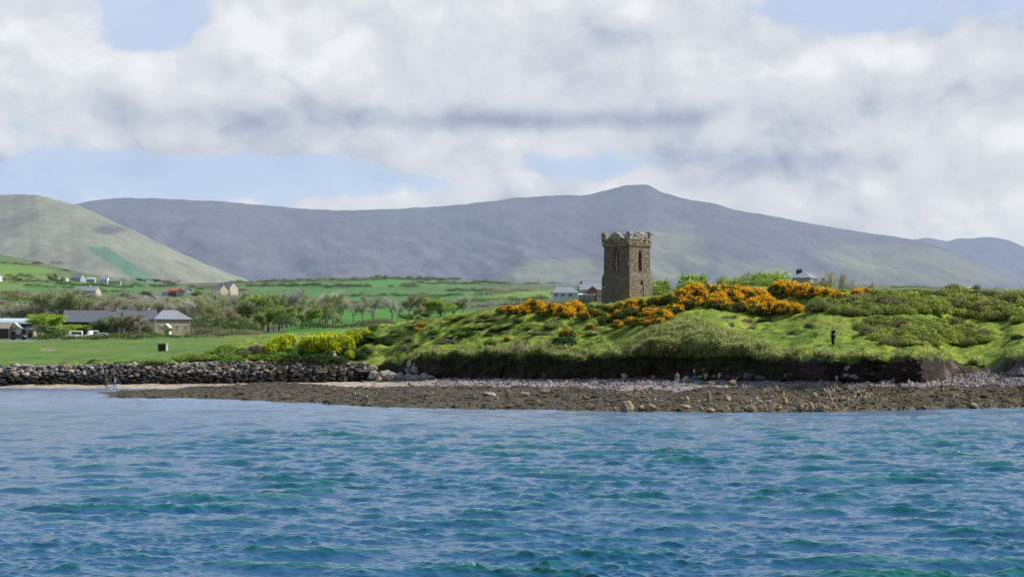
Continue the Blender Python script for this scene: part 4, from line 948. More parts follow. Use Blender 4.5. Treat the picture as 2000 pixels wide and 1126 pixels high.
# parapet of separate stones laid in stepped merlons
r = np.random.default_rng(22); h = Heap()
CUBE = np.array([(x, y, z) for x in (-1, 1) for y in (-1, 1) for z in (-1, 1)], float); CF = np.array([(0, 1, 3, 2), (4, 6, 7, 5), (0, 4, 5, 1), (2, 3, 7, 6), (0, 2, 6, 4), (1, 5, 7, 3)])
def stepz(u):   # top of the battlement along one side, u in -1..1
    a = abs(u)
    if a > .86: return 10.15
    if a > .70: return 9.75
    if a > .50: return 9.38
    if a > .34: return 9.60
    if a > .18: return 9.88
    return 10.12
ow = hw + .26
for s in range(4):
    ca, sa = math.cos(s * math.pi / 2), math.sin(s * math.pi / 2)
    z = 8.72
    while z < 10.3:
        hh_ = r.uniform(.15, .24); u = -ow
        while u < ow:
            w = r.uniform(.24, .52); uc = u + w / 2; top = stepz(uc / ow) + r.normal(0, .07)
            if z + hh_ * .6 < top and uc < ow - .1:
                last = z + hh_ * 1.6 > top
                out_ = (.0 if z > 9.0 else -.10) + r.normal(0, .025)
                V = CUBE * np.array([w / 2 * .96, .28, hh_ / 2 * .97]) * (1 + r.normal(0, .035, (8, 3))) 
                if last: V = V * np.array([1.05, 1.12, 1.15])
                V = V + np.array([uc, -(ow - .28 + out_), z + hh_ / 2])
                V = V @ np.array([[ca, sa, 0], [-sa, ca, 0], [0, 0, 1]])
                c = np.array([.42, .41, .36]) * r.uniform(.6, 1.25) if last and r.random() < .85 else np.array([.24, .20, .16]) * r.uniform(.6, 1.6)
                if not last and r.random() < .25: c = np.array([.38, .36, .26])
                h.add(V, CF, c)
            u += w
        z += hh_
par = link('parapet', h.mesh('parapet', False), M_rock, tow)
# projecting string course under the parapet, on the left side deeper
h = Heap()
for s in range(4):
    ca, sa = math.cos(s * math.pi / 2), math.sin(s * math.pi / 2); u = -hw - .1
    while u < hw:
        w = r.uniform(.3, .6)
        for zz, oo in ((8.35, .02), (8.54, .10)):
            V = CUBE * np.array([w / 2, .2, .10]) * (1 + r.normal(0, .05, (8, 3))) + np.array([min(u + w / 2, hw), -(hw + oo - .1), zz])
            h.add(V @ np.array([[ca, sa, 0], [-sa, ca, 0], [0, 0, 1]]), CF, np.array([.24, .19, .15]) * r.uniform(.6, 1.5))
        u += w
link('cornice', h.mesh('cornice', False), M_rock, tow)
# proud stones in the wall faces
h = Heap()
for i in range(260):
    s = r.integers(4); ca, sa = math.cos(s * math.pi / 2), math.sin(s * math.pi / 2); z = r.uniform(.6, 8.4); w_ = np.interp(z, [p[1] for p in prof], [p[0] for p in prof])
    u = r.uniform(-w_ + .2, w_ - .2)
    if z > 2.9 and abs(u) < .75: continue
    V = CUBE * np.array([r.uniform(.10, .24), .03, r.uniform(.04, .08)]) * (1 + r.normal(0, .1, (8, 3))) + np.array([u, -w_ - .0, z])
    c = [np.array([.30, .22, .14]), np.array([.24, .21, .19]), np.array([.42, .37, .30]), np.array([.27, .20, .12])][r.integers(4)] * r.uniform(.6, 1.3)
    h.add(V @ np.array([[ca, sa, 0], [-sa, ca, 0], [0, 0, 1]]), CF, c)
tag(link('facing_stones', h.mesh('facing_stones', False), M_rock, tow), kind='stuff')

# ---------------------------------------------------------------- trees
def tube(heap, pts, rads, col, k=6):
    pts = np.array(pts, float); V = []
    for i, p in enumerate(pts):
        d = pts[min(i + 1, len(pts) - 1)] - pts[max(i - 1, 0)]; d /= np.linalg.norm(d) + 1e-9
        a = np.cross(d, [0.3, 1, .2]); a /= np.linalg.norm(a) + 1e-9; b_ = np.cross(d, a)
        for j in range(k):
            t_ = 2 * math.pi * j / k; V.append(p + (a * math.cos(t_) + b_ * math.sin(t_)) * rads[i])
    Fc = []
    for i in range(len(pts) - 1):
        for j in range(k): Fc.append((i * k + j, i * k + (j + 1) % k, (i + 1) * k + (j + 1) % k, (i + 1) * k + j))
    heap.add(np.array(V), np.array(Fc), np.asarray(col, float))
def tree_meshes(seed, H=1.0, spread=.4, bare=.2, leafcols=None, nleaf=2600, leaf=.022, twigc=(.20, .20, .13), split=.3, barkc=(.26, .24, .20), topflat=.8, wind=.0):
    """unit tree (height 1): limbs as one trunk mesh, twigs and leaves as the crown"""
    r = np.random.default_rng(seed); hp = Heap(); tips = []
    def grow(p, d, L_, rad, lev):
        n = 4; pts = [p]; rr_ = [rad]; dd = d.copy()
        for i in range(n):
            dd = dd + r.normal(0, .16 if lev else .05, 3) + np.array([wind * .1, 0, .03]); dd /= np.linalg.norm(dd)
            pts.append(pts[-1] + dd * L_ / n); rr_.append(rad * (1 - .45 * (i + 1) / n))
        tube(hp, pts, rr_, barkc, 5 if lev else 7)
        if lev == 2: tips.append((pts[2], dd)); tips.append((pts[3], dd))
        if lev == 1: tips.append((pts[3], dd))
        if lev >= 3: tips.append((pts[-1], dd)); tips.append((pts[2], dd)); return
        for q in range(3 if lev else 4):
            a = r.random() * 6.283; sp_ = spread * r.uniform(.7, 1.5)
            nd = dd + np.array([math.cos(a) * sp_ * 1.6, math.sin(a) * sp_ * 1.6, .15]); nd /= np.linalg.norm(nd)
            st = pts[-1] if q < 2 else pts[r.integers(2, n)]
            grow(st, nd, L_ * r.uniform(.6, .82), rr_[-1] * .75, lev + 1)
    grow(np.zeros(3), np.array([wind * .2, 0, 1.0]), split, .022, 0)
    T = np.array([t_[0] for t_ in tips]); top = T[:, 2].max() * 1.05
    for v in hp.V: v *= 1.0 / top
    T = T / top; D = np.array([t_[1] for t_ in tips])
    trunk = hp.mesh('trunk')
    # twigs: long thin quads fanning from tips
    nt = int(2400 * bare) + 300; k = r.integers(len(T), size=nt)
    d = D[k] + r.normal(0, .6, (nt, 3)) + np.array([wind * .5, 0, .25]); d /= np.linalg.norm(d, axis=1)[:, None]
    P0 = T[k] + r.normal(0, .018, (nt, 3)); P1 = P0 + d * r.uniform(.04, .13, nt)[:, None]; P1[:, 2] = np.minimum(P1[:, 2], 1.0 + .05 * (topflat < 1))
    s = np.cross(d, r.normal(size=(nt, 3))); s /= np.linalg.norm(s, axis=1)[:, None]; s *= .0042
    V = np.stack([P0 - s, P0 + s, P1 + s * .4, P1 - s * .4], 1).reshape(-1, 3); Fc = np.arange(4 * nt).reshape(nt, 4)
    C_ = np.repeat(np.array(twigc) * r.uniform(.6, 1.5, nt)[:, None], 4, 0)
    if leafcols:
        kk = r.integers(len(T), size=nleaf); shade_ = r.uniform(.6, 1.25, len(T))[kk]
        P = T[kk] + r.normal(0, .048, (nleaf, 3)) * np.array([1.2, 1.2, .8])
        V2, F2 = quads_at(P, np.tile([0, 0, 1.0], (nleaf, 1)), leaf, r, 1.2)
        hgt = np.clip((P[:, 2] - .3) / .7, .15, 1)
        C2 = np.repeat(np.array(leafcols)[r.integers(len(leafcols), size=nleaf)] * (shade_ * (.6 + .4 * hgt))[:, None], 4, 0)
        V = np.concatenate([V, V2]); Fc = np.concatenate([Fc, F2 + 4 * nt]); C_ = np.concatenate([C_, C2])
    return trunk, make_mesh('crown', V, Fc, C_, False)
LG = [(.20, .30, .03), (.14, .24, .03), (.26, .34, .04)]; OG = [(.20, .27, .06), (.15, .22, .045), (.26, .31, .08)]; DG = [(.065, .12, .03), (.045, .08, .02), (.11, .165, .04)]
BR = [(.19, .17, .09), (.15, .15, .07)]; GRY = [(.23, .25, .13), (.19, .21, .10)]
TREES = {
 'bare': [tree_meshes(1 + i, bare=1.0, leafcols=GRY, nleaf=900, leaf=.010, twigc=(.23, .225, .18), barkc=(.34, .31, .27)) for i in range(3)],
 'pale': [tree_meshes(11 + i, bare=.6, leafcols=None, twigc=(.27, .265, .23), barkc=(.55, .52, .46), spread=.32) for i in range(2)],
 'brown': [tree_meshes(21 + i, bare=1.0, leafcols=BR, nleaf=1500, leaf=.011, twigc=(.19, .165, .115), spread=.5) for i in range(2)],
 'sparse': [tree_meshes(31 + i, bare=.7, leafcols=OG, nleaf=2600, leaf=.013, spread=.45) for i in range(3)],
 'bright': [tree_meshes(41 + i, bare=.1, leafcols=LG, nleaf=6000, leaf=.022, spread=.5, split=.22) for i in range(3)],
 'dense': [tree_meshes(51 + i, bare=.1, leafcols=OG + LG[:1], nleaf=6500, leaf=.024, spread=.55, split=.2) for i in range(2)],
 'ivy': [tree_meshes(61 + i, bare=.4, leafcols=DG + OG[:1], nleaf=3200, leaf=.017, spread=.34) for i in range(2)],
 'windy': [tree_meshes(71 + i, bare=.5, leafcols=DG, nleaf=2200, leaf=.018, spread=.6, split=.16, wind=-1.2) for i in range(2)]}
TDESC = {'bare': 'leafless grey tree', 'pale': 'pale whitish tree', 'brown': 'brown budding tree', 'sparse': 'thin leaved olive tree', 'bright': 'bright green leafy tree', 'dense': 'full olive green tree', 'ivy': 'dark ivy covered tree', 'windy': 'dark windswept tree'}
ti = [0]
def tree(kind, px, pyb, ptop, w, where, Ymin=455, group='trees of the valley', Ymax=1e9, Y=None, bushlike=False):
    ti[0] += 1; rr = random.Random(ti[0] * 13)
    P_ = on_y(px, Y) if Y else on_ground(px, pyb, Ymin, Ymax)
    base = HY - (P_.z - CZ) / P_.y * F
    Hm = max((base - ptop) * P_.y / F, 2.0); tk, ck = rr.choice(TREES[kind])
    e = empty('tree', P_ - Vector((0, 0, .15)), rr.uniform(-.5, .5) + (3.14 if rr.random() < .5 and kind != 'windy' else 0))
    xs = np.empty(len(ck.vertices) * 3, np.float32); ck.vertices.foreach_get('co', xs); wd = np.percentile(xs[0::3], 96) - np.percentile(xs[0::3], 4)
    sx = (w * P_.y / F) / wd; e.scale = (sx, sx * .9, Hm)
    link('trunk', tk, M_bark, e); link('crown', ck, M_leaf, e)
    tag(e, f'{TDESC[kind]} {where}', 'tree', group); return e
# buildings line trees, left
L_ = [('bare', 8, 650, 598, 34, 'behind the blue roofed shed at the left edge'), ('bare', 34, 640, 600, 40, 'left of the bright green yard tree'), ('sparse', 60, 636, 592, 44, 'above the curved shed roof'),
 ('sparse', 108, 632, 563, 72, 'rising broadly above the long slate roof'), ('bare', 82, 636, 572, 50, 'left of the broad tree above the slate roof'), ('sparse', 135, 630, 575, 40, 'right of the broad tree above the slate roof'), ('ivy', 161, 628, 574, 24, 'standing dark between two broad trees'), ('brown', 194, 630, 583, 56, 'behind the slate roof, right of the ivy tree'),
 ('bare', 225, 634, 592, 40, 'behind the far chimney of the long roof'), ('bare', 262, 632, 590, 44, 'behind the farmhouse chimneys'), ('sparse', 290, 630, 588, 44, 'behind the farmhouse roof, left one'), ('bare', 322, 634, 586, 48, 'behind the farmhouse roof, right one'), ('bare', 350, 640, 588, 44, 'behind the right end of the farmhouse'),
 ('bright', 94, 664, 611, 54, 'in the yard before the long slate roof'), ('dense', 112, 664, 636, 34, 'low beside the bright yard tree'), ('bright', 148, 664, 632, 50, 'rounded, right of the thick pole in the yard'), ('ivy', 78, 664, 630, 26, 'at the left foot of the yard tree'), ('dense', 132, 662, 640, 26, 'low behind the thick pole'),
 ('ivy', 200, 662, 620, 30, 'before the long roof, left one'), ('ivy', 222, 664, 612, 40, 'before the long roof, tallest one'), ('brown', 240, 662, 612, 44, 'brown haze before the long roof'), ('ivy', 256, 664, 618, 34, 'before the long roof, right one'), ('bare', 275, 662, 622, 34, 'before the farmhouse left wall'), ('sparse', 290, 664, 632, 26, 'small, before the farmhouse corner'), ('sparse', 325, 662, 634, 18, 'growing against the farmhouse front wall')]
for k, px, pb, pt, w, wh in L_:
    front = pb >= 660
    tree(k, px, pb, pt, w, wh, Y=(462 if front else 520) + (px * 7 % 13), group='trees around the farm buildings')
M_ = [('bare', 374, 648, 590, 44, 'beside the farmhouse, first of the wood'), ('pale', 396, 650, 584, 40, 'second of the wood, right of the farmhouse'), ('sparse', 412, 650, 575, 46, 'third of the wood'), ('sparse', 438, 652, 588, 64, 'wide and open at the field end'), ('sparse', 420, 652, 604, 30, 'low beside the wide open tree'),
 ('brown', 459, 652, 600, 28, 'narrow, right of the wide open tree'), ('ivy', 476, 652, 582, 32, 'tall, in the left part of the wood'), ('sparse', 452, 650, 580, 36, 'behind the wide open tree'), ('pale', 499, 652, 578, 34, 'left of the brightest green tree'), ('bright', 515, 650, 573, 50, 'highest bright crown of the wood'), ('dense', 524, 652, 600, 42, 'below the highest bright crown'),
 ('ivy', 510, 654, 610, 30, 'under the highest bright crown'), ('dense', 546, 650, 596, 44, 'low crowned, right of the bright crown'), ('pale', 553, 645, 563, 46, 'tall and white limbed in mid wood'), ('sparse', 570, 645, 566, 44, 'right of the tall white limbed tree'), ('sparse', 577, 648, 578, 36, 'greenish, right of mid wood'), ('sparse', 535, 645, 570, 40, 'behind the low crowned tree'),
 ('sparse', 598, 646, 577, 34, 'left of the field gap'), ('bright', 588, 650, 608, 24, 'low and fresh green in the wood'), ('dense', 606, 648, 600, 30, 'low, near the field gap'), ('pale', 590, 650, 600, 18, 'slim white trunk in the wood'), ('pale', 636, 640, 566, 42, 'leafless at the field edge'), ('sparse', 650, 638, 568, 44, 'second at the field edge'), ('sparse', 622, 642, 590, 34, 'thin leaved, at the field edge'), ('sparse', 640, 644, 604, 36, 'low and wide at the field edge'),
 ('bare', 668, 636, 585, 34, 'third at the field edge'), ('bare', 690, 634, 586, 34, 'fourth at the field edge, leaning'), ('bare', 708, 632, 590, 28, 'fifth at the field edge'), ('bare', 727, 632, 572, 36, 'tallest before the open field'), ('pale', 729, 633, 598, 22, 'twin white stems before the open field'), ('pale', 766, 632, 577, 32, 'white birch alone in the field'), ('bare', 777, 632, 592, 20, 'slim grey beside the birch'),
 ('brown', 797, 630, 572, 40, 'round brownish right of the birch'), ('dense', 803, 632, 612, 30, 'low green at the foot of the brownish tree'), ('dense', 862, 622, 578, 62, 'flat wide spreading crown in the field'), ('sparse', 842, 624, 584, 44, 'left half of the spreading pair'), ('dense', 838, 626, 604, 24, 'small flat topped'), ('sparse', 888, 620, 584, 40, 'right end of the spreading group'), ('bare', 906, 600, 575, 24, 'small leafless behind the spreading group'),
 ('sparse', 486, 652, 614, 34, 'thin leaved, low in the left wood'), ('bare', 560, 652, 618, 34, 'low, before the white limbed tree'), ('bare', 468, 646, 570, 44, 'grey haze at the back of the wood'), ('bare', 435, 640, 566, 40, 'grey haze behind the wide open tree'), ('sparse', 655, 642, 612, 22, 'small, near the field trees')]
for k, px, pb, pt, w, wh in M_:
    tree(k, px, pb, pt, w, wh, Y=500 + (px * 11 % 60) - (pb - 640) * 2, group='trees of the valley wood')
# scrubby belt on the valley floor
vk = ['bare', 'sparse', 'sparse', 'bare', 'dense', 'brown']
rr = random.Random(31); bel = 0
for row, (Yv, pxa, pxb, n_, hgt) in enumerate([(560, -40, 400, 12, 7.0), (640, -60, 480, 13, 6.5), (740, -60, 300, 7, 5), (840, 20, 300, 5, 5)]):
    for i in range(n_):
        px = pxa + (pxb - pxa) * (i + rr.random()) / n_; P_ = on_y(px, Yv + rr.uniform(-40, 40)); base = HY - (P_.z - CZ) / P_.y * F; hp_ = hgt * rr.uniform(.7, 1.25) * F / P_.y
        nm = ['nearest', 'second', 'third', 'farthest'][row]; k = rr.choice(vk)
        tree(k, px, base, base - hp_, hp_ * rr.uniform(1.2, 1.9), f'in the {nm} valley belt, {ordinal(i)} from the left', Y=P_.y, group='belts of small trees on the valley floor')
for k, px, pt, w, Y, wh in [('windy', 146, 524 + 8, 26, 1320, 'on the hill crest above the sheds'), ('dense', 110, 533, 22, 1080, 'round, left of the hillside sheds'), ('bare', 241, 542, 18, 1250, 'right of the house with white chimneys'), ('windy', 286, 541, 20, 1300, 'first of the hedge row at the hill foot'), ('bare', 302, 544, 22, 1300, 'second of the row at the hill foot'), ('windy', 322, 543, 26, 1280, 'third of the row at the hill foot'), ('bare', 340, 545, 26, 1270, 'fourth of the row at the hill foot'),
    ('windy', 352, 548, 22, 1260, 'last of the row at the hill foot'), ('windy', 384, 555, 16, 1200, 'low, left of the grey gabled house'), ('dense', 388, 566, 20, 1000, 'dark bush tree right of the red barn'), ('windy', 308, 565, 24, 930, 'dark, at the left of the red barn'), ('dense', 30, 536, 16, 1080, 'small, near the white gabled house'), ('bare', 262, 546, 16, 1300, 'between house and hill foot row'), ('dense', 740, 541, 16, 1480, 'small dark on the far skyline field')]:
    P_ = on_y(px, Y); base = HY - (P_.z - CZ) / P_.y * F
    tree(k, px, base, min(pt, base - 8), w, wh, Y=Y, group='trees on the far hillside')
for k, px, pt, w, Y, wh in [('dense', 1296, 541, 46, 420, 'first of the dome crowns right of the tower'), ('bright', 1338, 533, 40, 430, 'second of the dome crowns, yellow green'), ('dense', 1368, 531, 56, 425, 'third of the dome crowns, widest'), ('dense', 1402, 536, 46, 430, 'fourth of the dome crowns'), ('sparse', 1448, 527, 34, 440, 'dark round one between the domes'), ('dense', 1432, 540, 40, 420, 'low before the dark round one'),
    ('dense', 1468, 540, 44, 425, 'low dome left of the yellow green skyline tree'), ('bright', 1500, 528, 44, 430, 'yellow green on the skyline before the grey house'), ('dense', 1524, 534, 22, 435, 'touching the grey house on the left'), ('bright', 1490, 538, 40, 420, 'low fresh green under the skyline tree'), ('bare', 1606, 527, 34, 440, 'right of the grey house, first'), ('bare', 1628, 531, 34, 445, 'right of the grey house, second'), ('bright', 1618, 548, 24, 400, 'small rounded before the leafless pair'), ('pale', 1646, 542, 22, 420, 'small whitish on the right skyline'), ('bare', 1695, 546, 20, 420, 'thin, above the last gorse bush'), ('dense', 1270, 556, 40, 415, 'low at the right foot of the tower')]:
    P_ = on_y(px, Y); base = HY - (P_.z - CZ) / P_.y * F
    tree('dense' if k == 'bright' and px != 1500 else k, px, base, pt + 4, w * 1.45, wh, Y=Y, group='trees behind the headland crest')

# ---------------------------------------------------------------- hedges
def hedge(pts, hgt, thick, label, cols='g', Ymin=455, dens=1.0, name='hedge', seed=1):
    r = np.random.default_rng(int(pts[0][0] * 7 + pts[0][1]) + 4000)
    P_ = [on_ground(px, py, Ymin) for px, py in pts]
    P_ = [np.array(p) for p in P_]; c0 = P_[0].copy(); V_, F_, C_, n0 = [], [], [], 0
    pal = {'g': DG + [(.09, .12, .04)], 'o': DG + [(.40, .16, .02), (.14, .12, .05)], 'b': [(.14, .13, .07), (.10, .11, .05), (.18, .16, .10)], 'w': [(.22, .21, .19), (.13, .13, .12)]}[cols]
    lobes = []
    for a, b_ in zip(P_[:-1], P_[1:]):
        L_ = np.linalg.norm(b_ - a); k = max(2, int(L_ / (thick * .9)))
        for i in range(k):
            f = (i + r.random()) / k; p = a + (b_ - a) * f; jx = (p[0] / p[1]) * F + CX
            p[2] = gz(jx, p[1]); hh_ = hgt * r.uniform(.45, 1.25)
            lobes.append((tuple(p - c0 + np.array([0, 0, hh_ * .4])), (thick * .75, thick * .7, hh_ * .65)))
    px_m = F / c0[1]; tot = sum(l[1][0] * l[1][2] for l in lobes)
    size = max(.16, .62 / px_m * 1.0); nl = int(min(9000, 3.2 * dens * tot / size**2 * 1.2) + 60)
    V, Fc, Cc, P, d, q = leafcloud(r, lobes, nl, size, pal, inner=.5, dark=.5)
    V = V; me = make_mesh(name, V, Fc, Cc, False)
    return tag(link(name, me, M_leaf, loc=tuple(c0)), label, name, 'hedgerows of the far fields' if name == 'hedge' else None)
for pts, h_, th_, lb, c in [
 ([(-60, 496), (0, 502), (30, 507), (60, 514)], 3, 4, 'dark hedge at the top left skyline', 'g'), ([(60, 515), (100, 523), (140, 530), (180, 541)], 4.5, 5, 'orange flowering hedge running down the hill skyline', 'o'), ([(0, 514), (60, 520), (110, 530)], 2, 3, 'thin dry hedge under the hill skyline', 'b'),
 ([(18, 541), (45, 543), (70, 546)], 3, 4, 'short dark hedge by the white post on the hill', 'g'), ([(0, 548), (60, 550), (105, 552)], 2, 3, 'low hedge left of the round hillside tree', 'b'), ([(52, 559), (80, 561), (110, 563)], 2.4, 3, 'dark hedge left of the cream bungalow', 'g'), ([(114, 556), (170, 558), (220, 561), (262, 562)], 2.4, 3, 'long dark hedge above the cream bungalow', 'g'), ([(125, 563), (145, 565)], 2, 3, 'short hedge beside the cream bungalow', 'g'),
 ([(190, 571), (220, 573), (255, 575)], 3, 4, 'dark hedge right of the cream bungalow', 'g'), ([(262, 559), (300, 561), (340, 562)], 3, 4, 'hedge under the row at the hill foot', 'g'), ([(0, 577), (30, 578), (62, 582)], 3, 5, 'hedge at the left above the lower field', 'b'), ([(20, 582), (60, 584)], 3, 6, 'orange flecked hedge above the lower left field', 'o'), ([(-40, 589), (20, 591), (60, 590)], 2.2, 3, 'hedge across the lower left field', 'g'), ([(206, 586), (260, 588), (330, 588)], 3.2, 7, 'thick dark hedge below the red barn road', 'g'),
 ([(200, 600), (280, 602), (360, 600)], 2.6, 6, 'olive hedge below the thick dark one', 'b'), ([(430, 556), (500, 553), (560, 551)], 2.6, 4, 'hedge on the skyline left of the long fields', 'b'), ([(548, 553), (640, 549), (730, 546)], 2.6, 4, 'hedge along the top of the long field', 'b'), ([(730, 547), (800, 547), (880, 549), (940, 553)], 3, 4, 'dark hedge along the far skyline', 'g'), ([(930, 554), (990, 558), (1060, 561), (1130, 564)], 4, 6, 'hedge on the skyline left of the bungalow', 'g'),
 ([(480, 561), (560, 560), (620, 561)], 2.6, 4, 'dark hedge between the two long fields', 'g'), ([(622, 562), (700, 563), (725, 564)], 3, 4, 'dark hedge in the middle of the fields', 'g'), ([(764, 561), (810, 564), (858, 568)], 3, 4, 'slanting dark hedge under the skyline field', 'g'), ([(790, 557), (860, 555), (930, 554)], 2.4, 4, 'dry hedge right of the skyline field', 'b'), ([(868, 569), (920, 570), (962, 570)], 3, 4, 'dark hedge left of the white pole', 'g'), ([(930, 578), (980, 572), (1040, 568)], 2.4, 4, 'dry curved hedge of the yellow field', 'b'),
 ([(660, 580), (760, 579), (860, 579), (900, 580)], 2.4, 4, 'long low hedge behind the birch', 'g'), ([(900, 591), (960, 588), (1000, 587), (1060, 587)], 2.6, 4, 'dark hedge under the yellow field', 'g'), ([(600, 601), (700, 600), (760, 600)], 2.6, 4, 'hedge behind the bare field trees', 'b'), ([(380, 566), (430, 565), (480, 568)], 2.6, 4, 'hedge beyond the grey gabled house', 'b'), ([(1740, 563), (1860, 566), (2060, 573)], 2.0, 3, 'thin hedge line on the right plain', 'g'), ([(1860, 566), (1880, 567)], 5, 5, 'small dark tree clump on the right plain', 'g'), ([(1060, 584), (1110, 584)], 2, 3, 'dark clipped hedge before the bungalow', 'g'), ([(1900, 568), (1915, 568)], 5, 4, 'second small clump on the right plain', 'g')]:
    hedge(pts, h_, th_, lb, c)
hedge([(380, 652), (440, 653), (520, 653), (620, 648)], 4.5, 5, 'tangled undergrowth beneath the valley wood', 'g', Ymin=470, dens=1.2)
hedge([(620, 646), (700, 640), (760, 636)], 2.0, 3, 'low scrub at the foot of the bare field trees', 'b', Ymin=470)
hedge([(380, 656), (430, 657), (470, 656), (500, 654)], 2.0, 3, 'rough hedge along the far end of the near field', 'b', Ymin=430)
hedge([(180, 662), (230, 662), (270, 663), (310, 661), (370, 660)], 1.6, 2, 'dark hedge before the farmhouse', 'g', Ymin=430)
hedge([(128, 664.5), (160, 664.5), (215, 664)], 1.3, 1.2, 'low dark yard hedge hiding the lower half of the white vans', 'g', Ymin=430)
hedge([(70, 664), (100, 665), (120, 665)], 1.8, 2, 'dark hedge at the foot of the yard tree', 'g', Ymin=430)
hedge([(925, 600), (1000, 597), (1060, 595), (1100, 594)], 1.5, 1.6, 'grey dry stone field wall behind the left gorse', 'w', Ymin=480, name='field_wall')
hedge([(640, 604), (760, 603), (860, 602), (925, 600)], 1.5, 1.6, 'grey dry stone wall behind the bare trees', 'w', Ymin=520, name='field_wall')

# ---------------------------------------------------------------- buildings
M_white = simple('white_render', (.78, .78, .76), var=.06); M_cream = simple('cream_render', (.50, .46, .36), var=.08); M_stone = simple('brown_stone_wall', (.46, .37, .27), var=.35, sc_=2.0, bmp=.5)
M_grey = simple('grey_render', (.36, .37, .40), var=.1); M_slate = simple('slate_roof', (.16, .165, .19), rough=.5, var=.15, sc_=.8, spec=.5); M_slatel = simple('pale_slate_roof', (.27, .29, .33), rough=.5, var=.15, sc_=.8)
M_brick = simple('red_brick', (.22, .075, .05), var=.3, sc_=4); M_red = simple('rust_red_roof', (.62, .14, .05), var=.2); M_bluer = simple('pale_blue_sheet_roof', (.55, .66, .75), var=.1, rough=.4); M_pink = simple('pink_render', (.62, .42, .45), var=.1)
M_darkw = simple('dark_timber', (.05, .045, .045), var=.3); M_glass = simple('window_glass', (.04, .05, .06), rough=.12, var=.1, bmp=0, spec=.8); M_wood = simple('weathered_post', (.30, .26, .21), var=.25, sc_=4); M_conc = simple('concrete', (.45, .43, .40), var=.15); M_shade = simple('dark_opening', (.02, .02, .022), var=.2, bmp=0)
def box(bm, x0, x1, y0, y1, z0, z1, taper=0):
    v = [bm.verts.new(p) for p in ((x0, y0, z0), (x1, y0, z0), (x1, y1, z0), (x0, y1, z0), (x0 + taper, y0 + taper, z1), (x1 - taper, y0 + taper, z1), (x1 - taper, y1 - taper, z1), (x0 + taper, y1 - taper, z1))]
    for f in ((3, 2, 1, 0), (4, 5, 6, 7), (0, 1, 5, 4), (1, 2, 6, 5), (2, 3, 7, 6), (3, 0, 4, 7)): bm.faces.new([v[i] for i in f])
def boxo(name, parent, mat, *a, **k):
    bm = bmesh.new(); box(bm, *a, **k); return bm_obj(name, bm, mat, parent)
